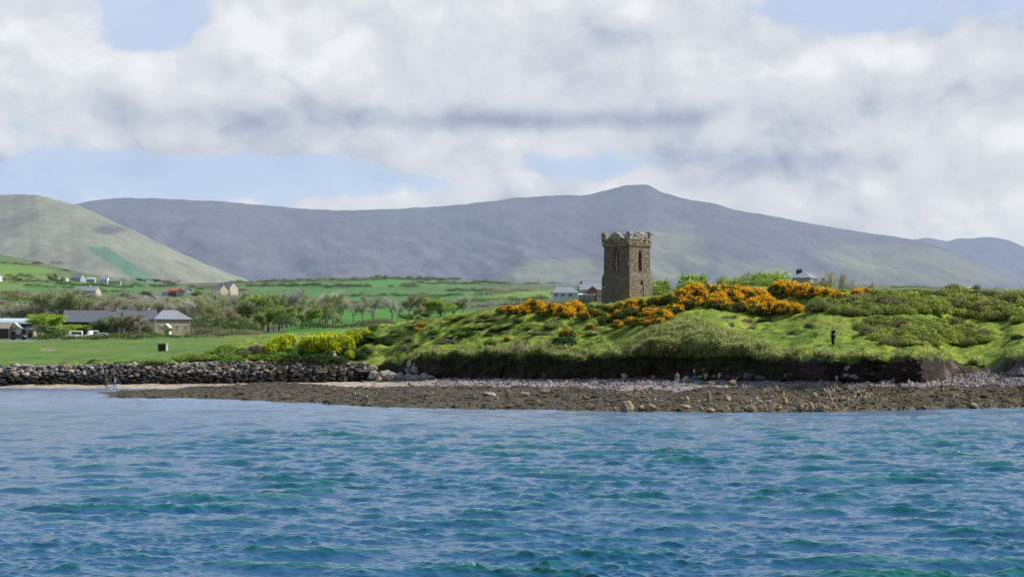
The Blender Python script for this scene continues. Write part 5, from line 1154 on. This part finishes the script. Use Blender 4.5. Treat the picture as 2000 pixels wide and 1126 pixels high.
def house(P_, W_, D_, wh, rh, label, wallm, roofm, rz=0.0, hip=0.0, chim=(), wins=(), doors=(), name='house', group=None, chm=None, cat='house', arched=False, sills=True):
    """W_ along local x, front wall at y=0; windows (x, z, w, h) on the front"""
    e = empty(name, P_, rz); tag(e, label, cat, group)
    x0, x1 = -W_ / 2, W_ / 2
    bm = bmesh.new(); a = [(x0, 0), (x1, 0), (x1, D_), (x0, D_)]
    B = [bm.verts.new((x, y, -1.2)) for x, y in a]; T = [bm.verts.new((x, y, wh)) for x, y in a]
    for i in range(4): bm.faces.new((B[i], B[(i + 1) % 4], T[(i + 1) % 4], T[i]))
    if hip == 0 and not arched:
        for i, (x, s) in enumerate(((x0, 0), (x1, 1))):
            m = bm.verts.new((x, D_ / 2, wh + rh)); q = (T[3], T[0], m) if i == 0 else (T[1], T[2], m); bm.faces.new(q)
    bm_obj('wall', bm, wallm, e)
    o = .35; bm = bmesh.new()
    if arched:
        N = 10; A, Bv = [], []
        for i in range(N + 1):
            t_ = math.pi * i / N; y = D_ / 2 - (D_ / 2 + o * .5) * math.cos(t_); z = wh + rh * math.sin(t_)
            A.append(bm.verts.new((x0 - o, y, z))); Bv.append(bm.verts.new((x1 + o, y, z)))
        for i in range(N): bm.faces.new((A[i], Bv[i], Bv[i + 1], A[i + 1]))
        rf = bm_obj('roof', bm, roofm, e); s_ = rf.modifiers.new('s', 'SOLIDIFY'); s_.thickness = .12
        for x in (x0 - .01, x1 + .01):
            bm = bmesh.new(); vs = [bm.verts.new((x, D_ / 2 - D_ / 2 * math.cos(math.pi * i / N), wh + (rh - .1) * math.sin(math.pi * i / N))) for i in range(N + 1)]; bm.faces.new(vs); bm_obj('gable', bm, M_darkw, e)
    else:
        h_ = hip; zl = wh - .12; c = [bm.verts.new((x, y, zl)) for x, y in ((x0 - o, -o), (x1 + o, -o), (x1 + o, D_ + o), (x0 - o, D_ + o))]
        r0 = bm.verts.new((x0 - o * (hip == 0) + h_, D_ / 2, wh + rh)); r1 = bm.verts.new((x1 + o * (hip == 0) - h_, D_ / 2, wh + rh))
        bm.faces.new((c[0], c[1], r1, r0)); bm.faces.new((c[2], c[3], r0, r1))
        if hip: bm.faces.new((c[1], c[2], r1)); bm.faces.new((c[3], c[0], r0))
        rf = bm_obj('roof', bm, roofm, e); s_ = rf.modifiers.new('s', 'SOLIDIFY'); s_.thickness = .16; s_.offset = 1
    for cx_, w_, h_, m_ in chim:
        ch = boxo('chimney', rf, m_, cx_ - w_ / 2, cx_ + w_ / 2, D_ / 2 - .35, D_ / 2 + .35, wh + rh - .6, wh + rh + h_)
        for q in (-.22, .22):
            if w_ > .7: boxo('chimney_pot', e, chm or M_brick, cx_ + q * w_ - .12, cx_ + q * w_ + .12, D_ / 2 - .12, D_ / 2 + .12, wh + rh + h_, wh + rh + h_ + .35, taper=.03)
    for wx, wz, ww, wh_ in wins:
        f = bmesh.new(); t_ = .09
        for b_ in ((wx - ww/2, wx + ww/2, wz, wz + t_), (wx - ww/2, wx + ww/2, wz + wh_ - t_, wz + wh_), (wx - ww/2, wx - ww/2 + t_, wz + t_, wz + wh_ - t_), (wx + ww/2 - t_, wx + ww/2, wz + t_, wz + wh_ - t_), (wx - t_/2, wx + t_/2, wz + t_, wz + wh_ - t_)):
            box(f, b_[0], b_[1], -.06, .0, b_[2], b_[3])
        wo = bm_obj('window', f, M_white, e)
        boxo('pane', wo, M_glass, wx - ww/2 + t_ * .8, wx + ww/2 - t_ * .8, -.03, .002, wz + t_ * .8, wz + wh_ - t_ * .8)
    for dx, dw, dh, m_ in doors:
        d = boxo('door', e, m_, dx - dw/2, dx + dw/2, -.06, .004, 0, dh)
    return e
def hp(px, py, Y=None, Ymin=455): return on_y(px, Y) if Y else on_ground(px, py, Ymin)
k = lambda Y: Y / F
# farm range and farmhouse
P_ = hp(176, 0, 488); house(P_, 108 * k(488), 7.5, 3.6, 3.1, 'long low slate roofed farm range with dark walls behind the yard trees', M_darkw, M_slate, rz=R(1), chim=((6.2, .9, .8, M_grey),), wins=((-4, 1.2, 1, 1.1), (0, 1.2, 1, 1.1), (4, 1.2, 1, 1.1)), name='barn', cat='barn')
P_ = hp(262, 0, 492); house(P_, 84 * k(492), 7, 3.7, 2.9, 'lower slate roofed wing joining the farm range to the farmhouse', M_stone, M_slate, rz=R(2), chim=((1.6, .9, .9, M_grey), (3.2, .7, .7, M_white)), wins=((-2, 1.2, 1, 1.1), (1, 1.2, 1, 1.1)), name='house', group='farm buildings')
P_ = hp(338, 0, 478); house(P_, 9.8, 7.5, 4.2, 2.4, 'brown stone farmhouse with a pale hipped slate roof and white porch', M_stone, M_slatel, rz=R(26), hip=3.0, chim=((-2.6, 1.3, .9, M_darkw),), wins=((-3.4, 1.3, .9, 1.4), (1.2, 1.3, .9, 1.4), (3.4, 1.3, .9, 1.4)), doors=((-.9, 1.1, 2.1, M_white),), name='farmhouse')
P2 = hp(334, 0, 474); house(P2 + Vector((0, -1.2, 0)), 1.9, 1.6, 1.9, 1.0, 'small white gabled porch standing before the farmhouse', M_white, M_white, rz=R(82), name='porch', cat='porch')
# sheds at the left edge
P_ = hp(26, 0, 475); house(P_, 74 * k(475), 7, 3.6, 1.5, 'open shed with a curved pale blue metal roof at the left edge', M_darkw, M_bluer, rz=R(3), name='shed', cat='shed', arched=True)
P_ = hp(24, 0, 466); house(P_, 15 * k(466), 3, 2.5, 1.3, 'small pink walled outbuilding before the blue roofed shed', M_pink, M_slatel, rz=R(0), doors=((.3, 1.0, 1.7, M_shade),), name='outbuilding', cat='outbuilding')
P_ = hp(42, 0, 467); house(P_, 15 * k(467), 3, 2.4, 1.5, 'small white gabled outbuilding between shed and yard tree', M_white, M_white, rz=R(88), doors=((.0, .9, 1.6, M_shade),), name='outbuilding', cat='outbuilding')
P_ = hp(2, 0, 464); house(P_, 28 * k(464), 4, 2.6, 1.3, 'dark timber lean shed at the far left edge', M_darkw, M_wood, rz=R(0), name='shed', cat='shed')
P_ = hp(58, 0, 466); house(P_, 16 * k(466), 3, 2.2, .8, 'low grey stone shed beside the white outbuilding', M_stone, M_slate, rz=R(-4), doors=((.1, .9, 1.6, M_shade),), name='shed', cat='shed')
# far houses
P_ = hp(165, 576, None, 700); house(P_, 46 * k(P_.y), 8, 2.5, 2.6, 'cream bungalow with a grey slate roof above the farm', M_cream, M_slatel, rz=R(-10), chim=((1.6, .8, .9, M_white),), wins=((-3.4, 1, 1.2, 1.1), (0, 1, 1.4, 1.1), (3.2, 1, 1.2, 1.1)), name='bungalow', cat='bungalow')
P_ = hp(336, 579, None, 700); y_ = P_.y; house(P_, 20 * k(y_), 6.5, 2.4, 2.2, 'rust red round roofed barn on the hillside', M_darkw, M_red, rz=R(-28), name='barn', cat='barn', arched=True)
P_ = hp(322, 579, None, 700); house(P_, 13 * k(y_), 5, 2.6, .8, 'low dark lean-to on the left of the red barn', M_grey, M_slate, rz=R(-10), name='lean_to', cat='shed')
P_ = hp(422, 576, None, 800); y_ = P_.y; house(P_, 22 * k(y_), 7, 3.4, 3.0, 'grey gabled house with a dark slate roof right of the red barn', M_stone, M_slate, rz=R(-35), wins=((-1.5, 1.2, 1, 1.1), (1.5, 1.2, 1, 1.1)), chim=((2.2, .7, .7, M_stone),), group='grey gabled pair')
P_ = hp(430, 577, None, 800); house(P_ + Vector((2.5, 10, 1.2)), 16 * k(y_), 7, 4.2, 3.0, 'cream walled house behind the grey gabled house', M_cream, M_slate, rz=R(-35), wins=((-1, 1.2, 1, 1.1),), group='grey gabled pair')
P_ = hp(361, 572, None, 800); house(P_, 8 * k(P_.y), 4, 1.8, 1.5, 'tiny grey hut between barn and dark bush tree', M_grey, M_slate, rz=R(-60), name='hut', cat='hut')
P_ = hp(2, 549, None, 900); house(P_, 10 * k(P_.y), 6, 3.6, 2.4, 'white gabled house cut by the left edge', M_white, M_slate, rz=R(80), wins=((0, 1.2, 1, 1.2), (-1.6, 1.2, .8, 1.0)), chim=((0, .7, .8, M_white),))
P_ = hp(148, 549, None, 1000); y_ = P_.y; house(P_, 20 * k(y_), 8, 2.2, 2.8, 'hillside shed with a steep grey roof', M_grey, M_slate, rz=R(-14), name='shed', cat='shed')
P_ = hp(132, 549, None, 1000); house(P_ + Vector((-2, -6, 0)), 16 * k(y_), 6, 1.4, .7, 'low white roofed shed left of the steep grey roof', M_white, M_bluer, name='shed', cat='shed')
P_ = hp(166, 549, None, 1000); house(P_ + Vector((4, -2, 0)), 16 * k(y_), 5, 1.5, .7, 'low pale roofed shed right of the steep grey roof', M_grey, M_bluer, name='shed', cat='shed')
P_ = hp(202, 552, None, 1000); y_ = P_.y; house(P_, 15 * k(y_), 7, 2.4, 2.4, 'hillside house with two tall white chimneys', M_white, M_slatel, chim=((-1.8, .8, 1.8, M_white), (2.0, .8, 1.4, M_white)), wins=((-1, .8, 1, 1), (1.2, .8, 1, 1)))
P_ = hp(217, 554, None, 1000); house(P_ + Vector((3, -4, 0)), 24 * k(y_), 3, 1.9, .5, 'long low cream outbuilding beside the two white chimneys', M_cream, M_slatel, name='outbuilding', cat='outbuilding', hip=.6)
# houses left of the tower
P_ = hp(1104, 582, 700); P_.z = at(0, 583, 700).z; house(P_, 48 * k(700), 8, 2.3, 2.3, 'white bungalow with a pale slate roof and tall white chimney', M_white, M_slatel, rz=R(4), hip=1.6, chim=((-4.1, .7, 1.1, M_white),), wins=((-3.6, .8, 1.5, 1.2), (-1, .8, 1.5, 1.2), (2, .8, 1.6, 1.2)), name='bungalow', cat='bungalow')
P_ = hp(1155, 584, 690); P_.z = at(0, 584, 690).z; house(P_, 44 * k(690), 8, 3.6, 2.5, 'two storey brick and slate house beside the tower', M_grey, M_slatel, rz=R(3), chim=((-3.6, .9, .7, M_brick),), wins=((-1.0, 2.1, 1.3, 1.1), (-2.9, .4, 1.3, 1.1), (3.4, .4, 1.2, 1.2), (1.0, 2.1, .9, 1.1)))
P3 = P_ + Vector((2.0, -.9, 0)); house(P3, 2.6, 3.4, 3.3, 1.5, 'red brick gabled bay of the house beside the tower', M_brick, M_slatel, rz=R(92), name='gabled_bay', cat='gable', wins=())
P3 = P_ + Vector((-1.9, -2.4, 0)); house(P3, 6.0, 2.2, 1.7, .3, 'low glazed sunroom in front of the brick house', M_glass, M_white, name='sunroom', cat='sunroom', wins=((-2, .1, 1.2, 1.4), (0, .1, 1.2, 1.4), (2, .1, 1.2, 1.4)))
P_ = hp(1564, 0, 470); P_.z = at(0, 566, 470).z; house(P_, 38 * k(470), 7, 3.2, 1.7, 'grey house with a pale hipped roof behind the skyline gorse', M_grey, M_slatel, rz=R(-25), hip=2.6, chim=((-1.4, 1.5, .6, M_darkw),))
P_ = hp(1953, 0, 1480); house(P_, 9 * k(1480), 6, 2.4, 1.4, 'small dark hut on the right plain', M_darkw, M_slate, name='hut', cat='hut')
P_ = hp(1964, 0, 1470); house(P_, 9 * k(1470), 5, .9, .5, 'low pale hut right of the dark hut on the plain', M_cream, M_cream, name='hut', cat='hut')
P_ = hp(1940, 0, 1440); house(P_, 6 * k(1440), 4, 1.1, .5, 'tiny white hut before the dark hut on the plain', M_white, M_white, name='hut', cat='hut')
# shelter box in the near field
P_ = on_ground(318, 685, 300); s_ = P_.y / F; e = empty('field_shelter', P_, R(-6)); tag(e, 'small dark open shelter box with a pale flat top in the near green field', 'shelter')
w_, h_ = 17 * s_, 14.5 * s_
boxo('back_wall', e, M_darkw, -w_/2 + .1, w_/2 - .1, .5, .62, 0, h_ - .12); boxo('side_wall', e, M_conc, -w_/2, -w_/2 + .12, -.6, .62, 0, h_ - .12); boxo('side_wall', e, M_conc, w_/2 - .12, w_/2, -.6, .62, 0, h_ - .12); boxo('roof', e, M_conc, -w_/2 - .06, w_/2 + .06, -.7, .7, h_ - .12, h_ + .04); boxo('panel', e, M_darkw, -w_/2 + .12, w_/2 - .12, -.55, -.5, .05, h_ - .14)  # dark panel added across the open front, hiding the sunlit inner wall
P_ = on_ground(431, 660, 380); s_ = P_.y / F; e = empty('bench', P_); tag(e, 'brown wooden bench at the far end of the near field', 'bench')
boxo('seat', e, M_wood, -7.5*s_, 7.5*s_, -.2, .2, .38, .44); boxo('backrest', e, simple('red_brown_wood', (.36, .17, .10)), -7.5*s_, 7.5*s_, .2, .25, .5, .85)
for x in (-6.5*s_, 6.5*s_): boxo('leg', e, M_wood, x - .05, x + .05, -.18, .18, 0, .38)
P_ = on_ground(384, 662, 400); e = empty('gate', P_); tag(e, 'small white wooden gate frame by the farmhouse hedge', 'gate'); s_ = P_.y / F
for x in (-2.4*s_, 2.4*s_): boxo('post', e, M_wood, x - .08, x + .08, -.08, .08, -.2, 7*s_)
boxo('rail', e, M_wood, -2.4*s_ + .08, 2.4*s_ - .08, -.05, .05, 6*s_, 6.6*s_)
# poles
def pole(px, pyt, Y, label, r0=.11, cross=True, mat=None, name='utility_pole'):
    P_ = on_y(px, Y); Hh = max(at(px, pyt, Y).z - P_.z, 1.0); e = empty(name, P_); tag(e, label, 'pole', 'poles in the fields')
    bm = bmesh.new(); bmesh.ops.create_cone(bm, cap_ends=True, segments=8, radius1=r0, radius2=r0 * .7, depth=Hh + .4, matrix=Matrix.Translation((0, 0, Hh / 2 - .2))); bm_obj('shaft', bm, mat or M_wood, e)
    if cross: boxo('crossarm', e, M_wood, -.9, .9, -.16, -.05, Hh - .7, Hh - .55)
for px, pyt, Y, lb, r0, cr, m_ in [(129, 638, 456, 'thick brown pole in the farm yard', .16, False, None), (303, 624, 458, 'tall pale pole before the farmhouse corner', .12, False, M_conc), (307, 634, 459, 'shorter pale pole right beside the tall farmhouse pole', .09, False, M_conc), (273, 630, 460, 'thin pole before the farmhouse left wall', .07, False, M_conc), (878, 551, 1150, 'grey pole in the middle of the long fields', .2, True, M_conc), (945, 561, 930, 'white pole left of the yellow field', .2, True, M_conc), (1017, 572, 760, 'pole at the corner of the yellow field', .14, True, M_conc), (1052, 545, 1250, 'thin pole on the skyline left of the bungalow', .18, True, M_conc), (245, 560, 920, 'pole right of the cream bungalow', .14, True, M_conc), (14, 535, 930, 'pole near the left edge below the white house', .14, True, M_conc), (25, 512, 1150, 'tall thin pole on the left hillside', .16, True, M_conc), (86, 508, 1400, 'white mast on the hill skyline', .22, True, M_white), (31, 540, 1000, 'red flagged pole on the left hillside', .16, True, M_conc), (85, 535, 1150, 'pole with a white box on the hillside', .2, True, M_white)]:
    pole(px, pyt, Y, lb, r0, cr, m_)
P_ = on_ground(1799, 671, 180); e = boxo('marker_post', None, M_white, -.045, .045, -.045, .045, -.1, .42, taper=.01); e.location = P_; tag(e, 'short white marker post in front of the low scrub patch', 'post')

# vehicles in the yard
def car(P_, rz, label, body_m, L_=4.2, van=False, cat='car', name='parked_car'):
    e = empty(name, P_, rz); tag(e, label, cat, 'vehicles by the farm')
    Hh = 1.95 if van else 1.42; hood = .95
    pr = [(-L_/2, .35), (-L_/2, hood - .1), (-L_/2 + .25, hood), (-L_/2 + (.6 if van else 1.1), hood + .05), (-L_/2 + (1.1 if van else 1.7), Hh), (L_/2 - (.15 if van else .9), Hh), (L_/2 - .05, hood), (L_/2, .35)]
    bm = bmesh.new(); A = [bm.verts.new((x, -.85 if z < 1.0 else -.72, z)) for x, z in pr]; B = [bm.verts.new((x, .85 if z < 1.0 else .72, z)) for x, z in pr]; n = len(pr)
    bm.faces.new(A); bm.faces.new(B[::-1])
    for i in range(n): bm.faces.new((A[i], B[i], B[(i + 1) % n], A[(i + 1) % n]))
    bmesh.ops.recalc_face_normals(bm, faces=bm.faces); bmesh.ops.bevel(bm, geom=bm.edges[:], offset=.06, segments=2, affect='EDGES'); bm_obj('body', bm, body_m, e, True)
    for sgn in (-1, 1): boxo('side_window', e, M_glass, -L_/2 + 1.5, L_/2 - (.4 if van else 1.0), sgn * .80 - .02, sgn * .80 + .02, hood + .08, Hh - .14)
    for x in (-L_/2 + .8, L_/2 - .8):
        for sgn in (-1, 1):
            bm = bmesh.new(); bmesh.ops.create_cone(bm, cap_ends=True, segments=16, radius1=.33, radius2=.33, depth=.2, matrix=Matrix.Translation((x, sgn * .8, .33)) @ Matrix.Rotation(R(90), 4, 'X')); w = bm_obj('wheel', bm, M_shade, e)
M_pw = simple('white_car_paint', (.75, .76, .78), rough=.3, var=.03, bmp=0, spec=.6); M_pb = simple('dark_car_paint', (.03, .04, .07), rough=.25, var=.1, bmp=0, spec=.6); M_ps = simple('silver_car_paint', (.5, .55, .62), rough=.3, var=.03, bmp=0, spec=.6)
car(on_y(36, 452), R(0), 'dark blue car parked before the left outbuildings', M_pb)
car(on_y(145, 458), R(20), 'white van parked under the rounded green yard tree', M_pw, 4.4, True, 'van', 'parked_van')
car(on_y(180, 460), R(70), 'white van parked second, right of the rounded yard tree', M_pw, 4.2, True, 'van', 'parked_van')
car(on_y(196, 457), R(5), 'low silver car parked right of the two white vans', M_ps, 5.0)
car(on_y(137, 640), R(0), 'silver car on the road behind the broad yard trees', M_ps)

# ---------------------------------------------------------------- people, dogs, bird
def skin_obj(name, verts, edges, radii, mat, parent, sub=2, root=0):
    me = bpy.data.meshes.new(name); me.from_pydata([tuple(v) for v in verts], edges, []); me.update()
    o = link(name, me, mat, parent); sk = o.modifiers.new('skin', 'SKIN'); sk.use_smooth_shade = True; sk.branch_smoothing = .3
    lay_ = me.skin_vertices[0] if len(me.skin_vertices) else None
    if lay_ is None:
        bm = bmesh.new(); bm.from_mesh(me); bm.verts.layers.skin.verify(); bm.to_mesh(me); bm.free(); lay_ = me.skin_vertices[0]
    for i, rr_ in enumerate(radii):
        lay_.data[i].radius = (rr_, rr_) if not isinstance(rr_, tuple) else rr_; lay_.data[i].use_root = (i == root)
    ss_ = o.modifiers.new('sub', 'SUBSURF'); ss_.levels = sub; ss_.render_levels = sub
    return o
M_skin = simple('skin', (.50, .30, .22), var=.05, bmp=0, hz=0)
def cloth(name, c): return simple(name, c, var=.15, sc_=8, bmp=.1, hz=0, rough=.85)
def person(P_, H_, rz, label, top, legs, hair, stride=0.0, armf=0.0, bend=0.0, fold=False, hat=None, extra=None, coat=0.0):
    e = empty('person', P_, rz); e.scale = (H_ / 1.75,) * 3; tag(e, label, 'person')
    V = []; E = []; Rd = []
    def add(p, r_, par=None):
        V.append(Vector(p)); Rd.append(r_)
        if par is not None: E.append((par, len(V) - 1))
        return len(V) - 1
    b = bend
    pel = add((0, 0, .95), (.15, .11)); sp_ = add((0, -.04 * b, 1.12), (.135, .10), pel); chs = add((0, -.14 * b, 1.32), (.16, .115), sp_)
    nk = add((0, -.22 * b, 1.48), .055, chs); hd0 = add((0, -.25 * b - .01, 1.56), (.062, .072), nk); hd = add((0, -.28 * b - .012, 1.645), (.078, .092), hd0); ht = add((0, -.28 * b, 1.705), (.062, .075), hd)
    nose = add((0, -.28 * b - .115, 1.625), .012, hd)
    for sx in (-1, 1): add((sx * .084, -.28 * b, 1.635), .014, hd)
    up = [pel, sp_, chs]; arms = {}; lg = {}
    for sx in (-1, 1):
        sw = armf * sx
        sh = add((sx * .185, -.16 * b, 1.42), .056, chs)
        if fold: el_ = (sx * .24, .03, 1.13); wr = (sx * .06, -.20, 1.12); hnd = (sx * .01, -.22, 1.14)
        else: el_ = (sx * .25, .03 - .22 * sw - .1 * b, 1.15); wr = (sx * .255, -.06 - .38 * sw - .12 * b, .93); hnd = (sx * .25, -.08 - .42 * sw - .12 * b, .86)
        a1 = add(el_, .043, sh); a2 = add(wr, .029, a1); a3 = add(hnd, (.032, .018), a2)
        d = (Vector(hnd) - Vector(wr)).normalized(); side = d.cross(Vector((sx, 0, 0))).normalized()
        for q, ln in ((-1.5, .062), (-.5, .075), (.5, .07), (1.5, .055)):
            f0 = Vector(hnd) + d * .03 + side * q * .017; add(f0, .009, a3); add(f0 + d * ln * .6 + Vector((-sx * .008, 0, 0)), .008, len(V) - 1); add(f0 + d * ln + Vector((-sx * .022, 0, 0)), .007, len(V) - 1)
        t0 = Vector(wr) + d * .03 - side * .03; add(t0, .010, a2); add(t0 - side * .02 + d * .035, .009, len(V) - 1)
        arms[sx] = [sh, a1, a2]
        st = stride * sx; hp_ = add((sx * .095, 0, .90), .09, pel); kn = add((sx * .10, -.22 * st - .02, .50), .058, hp_); an = add((sx * .105, -.38 * st + (.10 if st < 0 else 0), .09 + (.05 if st < 0 else 0)), .038, kn); to = add((sx * .12, -.38 * st - .14 + (.10 if st < 0 else 0), .035), (.04, .026), an)
        lg[sx] = [hp_, kn, an, to]
    skin_obj('body', V, E, Rd, M_skin, e)
    def sub_skin(name, ids, grow_, mat, par):
        ix = {v: i for i, v in enumerate(ids)}; ed = [(ix[a], ix[c]) for a, c in E if a in ix and c in ix]
        rd = [tuple(np.array(Rd[v]) + grow_) if isinstance(Rd[v], tuple) else Rd[v] + grow_ for v in ids]
        return skin_obj(name, [V[v] for v in ids], ed, rd, mat, par)
    sub_skin('jacket', [pel, sp_, chs] + arms[-1] + arms[1], .022 + coat, top, e)
    sub_skin('trousers', [pel] + [lg[s][j] for s in (-1, 1) for j in (0, 1, 2)], .024, legs, e)
    for s in (-1, 1): sub_skin('shoe', [lg[s][2], lg[s][3]], .014, M_shade, e)
    bm = bmesh.new(); bmesh.ops.create_uvsphere(bm, u_segments=14, v_segments=10, radius=1)
    for v in list(bm.verts):
        if v.co.z < -.35 or (v.co.y < -.35 and v.co.z < .35): bm.verts.remove(v)
    for v in bm.verts: v.co = Vector((v.co.x * .092, v.co.y * .108 - .28 * b, v.co.z * .105 + 1.665))
    bm_obj('hat' if hat else 'hair', bm, hat or hair, e, True)
    if extra: extra(e)
    return e
M_navy = cloth('navy_cloth', (.012, .016, .05)); M_black = cloth('black_cloth', (.012, .012, .015)); M_hair = cloth('brown_hair', (.12, .07, .04)); M_hairg = cloth('grey_hair', (.30, .27, .24)); M_jean = cloth('blue_denim', (.10, .20, .50)); M_whitec = cloth('white_cloth', (.80, .80, .82)); M_redc = cloth('red_cloth', (.62, .02, .05)); M_olive = cloth('grey_green_cloth', (.10, .11, .10)); M_beige = cloth('beige_cloth', (.46, .40, .33)); M_greyc = cloth('grey_cloth', (.24, .23, .25)); M_lblue = cloth('pale_blue_cloth', (.30, .38, .55))
g = on_ground(1627, 675, 178); g.z -= .02
person(g, 38.5 * g.y / F, R(-65), 'person in dark navy clothes standing with folded arms on the grass above the cliff', M_navy, M_black, M_hairg, fold=True)
def redcoat(e):
    skin_obj('tied_jacket', [(.14, -.05, 1.15), (.22, -.06, .9), (.24, -.05, .62)], [(0, 1), (1, 2)], [.07, .11, .09], M_redc, e)
g = on_y(653, 268.5); g.z = at(0, 709, 268.5).z
person(g, 23.5 * g.y / F, R(15), 'person in a white top and hat carrying a red jacket behind the sea wall', M_whitec, M_black, M_hair, hat=M_whitec, extra=redcoat)
g = on_y(665, 270.0); g.z = at(0, 706, 270.0).z - .25
person(g, 15 * g.y / F, R(-30), 'person dressed in black sitting low beside the one with the red jacket', M_black, M_black, M_black, bend=1.0, fold=True)
Yp = 255.0; g = at(208, 750.5, Yp); gzz = gz(208, Yp); g.z = gzz
person(g, 23 * Yp / F, R(20), 'person in grey green clothes walking a dog by the sea wall', M_olive, M_olive, M_hair, stride=.5, armf=.5, coat=.015)
g = at(225, 750, Yp + 1); g.z = gz(225, Yp + 1)
person(g, 24 * Yp / F, R(-60), 'person in a beige top and blue jeans walking on the sand by the sea wall', M_beige, M_jean, M_hair, stride=.6, armf=.5, bend=.3)
Yp = 192; g = on_ground(1322, 757, 180)
person(g, 32.5 * g.y / F, R(150), 'person in a grey top and pale blue jeans walking on the sand under the cliff', M_greyc, M_lblue, M_black, stride=.7, armf=.5, bend=.3)
g = on_ground(1357, 749, 180)
person(g, 27.5 * g.y / F, R(-110), 'person in a dark jacket and blue jeans stepping over stones under the cliff', M_black, M_jean, M_beige, stride=1.0, armf=.4, bend=.4)
M_fur = cloth('cream_fur', (.62, .52, .38)); M_furw = cloth('white_fur', (.70, .66, .58))
def dog(P_, L_, rz, label, mat, sitting=False):
    e = empty('dog', P_, rz); e.scale = (L_,) * 3; tag(e, label, 'dog', 'dogs on the beach')
    V = [(.0, 0, .48), (.26, 0, .50), (-.24, 0, .50), (.42, 0, .62), (.52, 0, .74), (.66, 0, .70), (.47, .06, .82), (.47, -.06, .82), (-.38, 0, .56), (-.50, 0, .66)]
    E = [(0, 1), (0, 2), (1, 3), (3, 4), (4, 5), (4, 6), (4, 7), (2, 8), (8, 9)]; Rd = [.13, .15, .12, .09, .085, .04, .025, .025, .03, .025]
    for sx in (-1, 1):
        n = len(V); V += [(.26, sx * .09, .32), (.25, sx * .09, .16), (.27, sx * .09, .03), (-.24, sx * .09, .36), (-.20, sx * .09, .27), (-.32, sx * .09, .15), (-.28, sx * .09, .03)]
        E += [(1, n), (n, n + 1), (n + 1, n + 2), (2, n + 3), (n + 3, n + 4), (n + 4, n + 5), (n + 5, n + 6)]; Rd += [.055, .035, .035, .075, .06, .035, .035]
    skin_obj('body', V, E, Rd, mat, e); skin_obj('collar', [(.36, 0, .56), (.40, 0, .60)], [(0, 1)], [.10, .10], M_redc, e, 1); return e
g = at(130, 750, 255); g.z = gz(130, 255); dog(g, .80, R(10), 'small cream dog alone on the sand at the left', M_furw)
g = at(213.5, 751, 253.5); g.z = gz(213, 253.5); dog(g, .98, R(5), 'cream shaggy dog between the two walkers by the sea wall', M_fur)
# heron on the reef
j = int(np.argmin(abs(pxr - 1511))); kk = 96; g = Vector((RX[kk, j], RY[kk, j], RZ[kk, j])); s_ = 14 * g.y / F
e = empty('heron', g, R(-100)); e.scale = (s_,) * 3; tag(e, 'grey heron like bird standing hunched on the seaweed of the reef', 'bird')
skin_obj('body', [(0, 0, .5), (.10, 0, .66), (.16, 0, .80), (.14, 0, .92), (.30, 0, .90), (-.16, 0, .40), (-.28, 0, .30)], [(0, 1), (1, 2), (2, 3), (3, 4), (0, 5), (5, 6)], [.15, .12, .06, .055, .012, .11, .04], cloth('grey_feathers', (.13, .135, .15)), e)
for sx in (-1, 1): skin_obj('leg', [(0, sx * .05, .38), (.02, sx * .05, .2), (0, sx * .05, 0), (.08, sx * .05, 0)], [(0, 1), (1, 2), (2, 3)], [.03, .014, .014, .014], M_wood, e, 1)
# green plant at the cliff foot
r = np.random.default_rng(9); L2 = lobeset(r, 6, 1, .9, .4); V, Fc, Cc, *_ = leafcloud(r, L2, 500, .14, [(.08, .30, .02), (.12, .38, .03)])
g = on_ground(1370, 739, 180); tag(link('plant', make_mesh('plant', V, Fc, Cc, False), M_leaf, loc=g, scale=(.5, .4, .5)), 'bright green leafy plant at the foot of the cliff', 'plant')
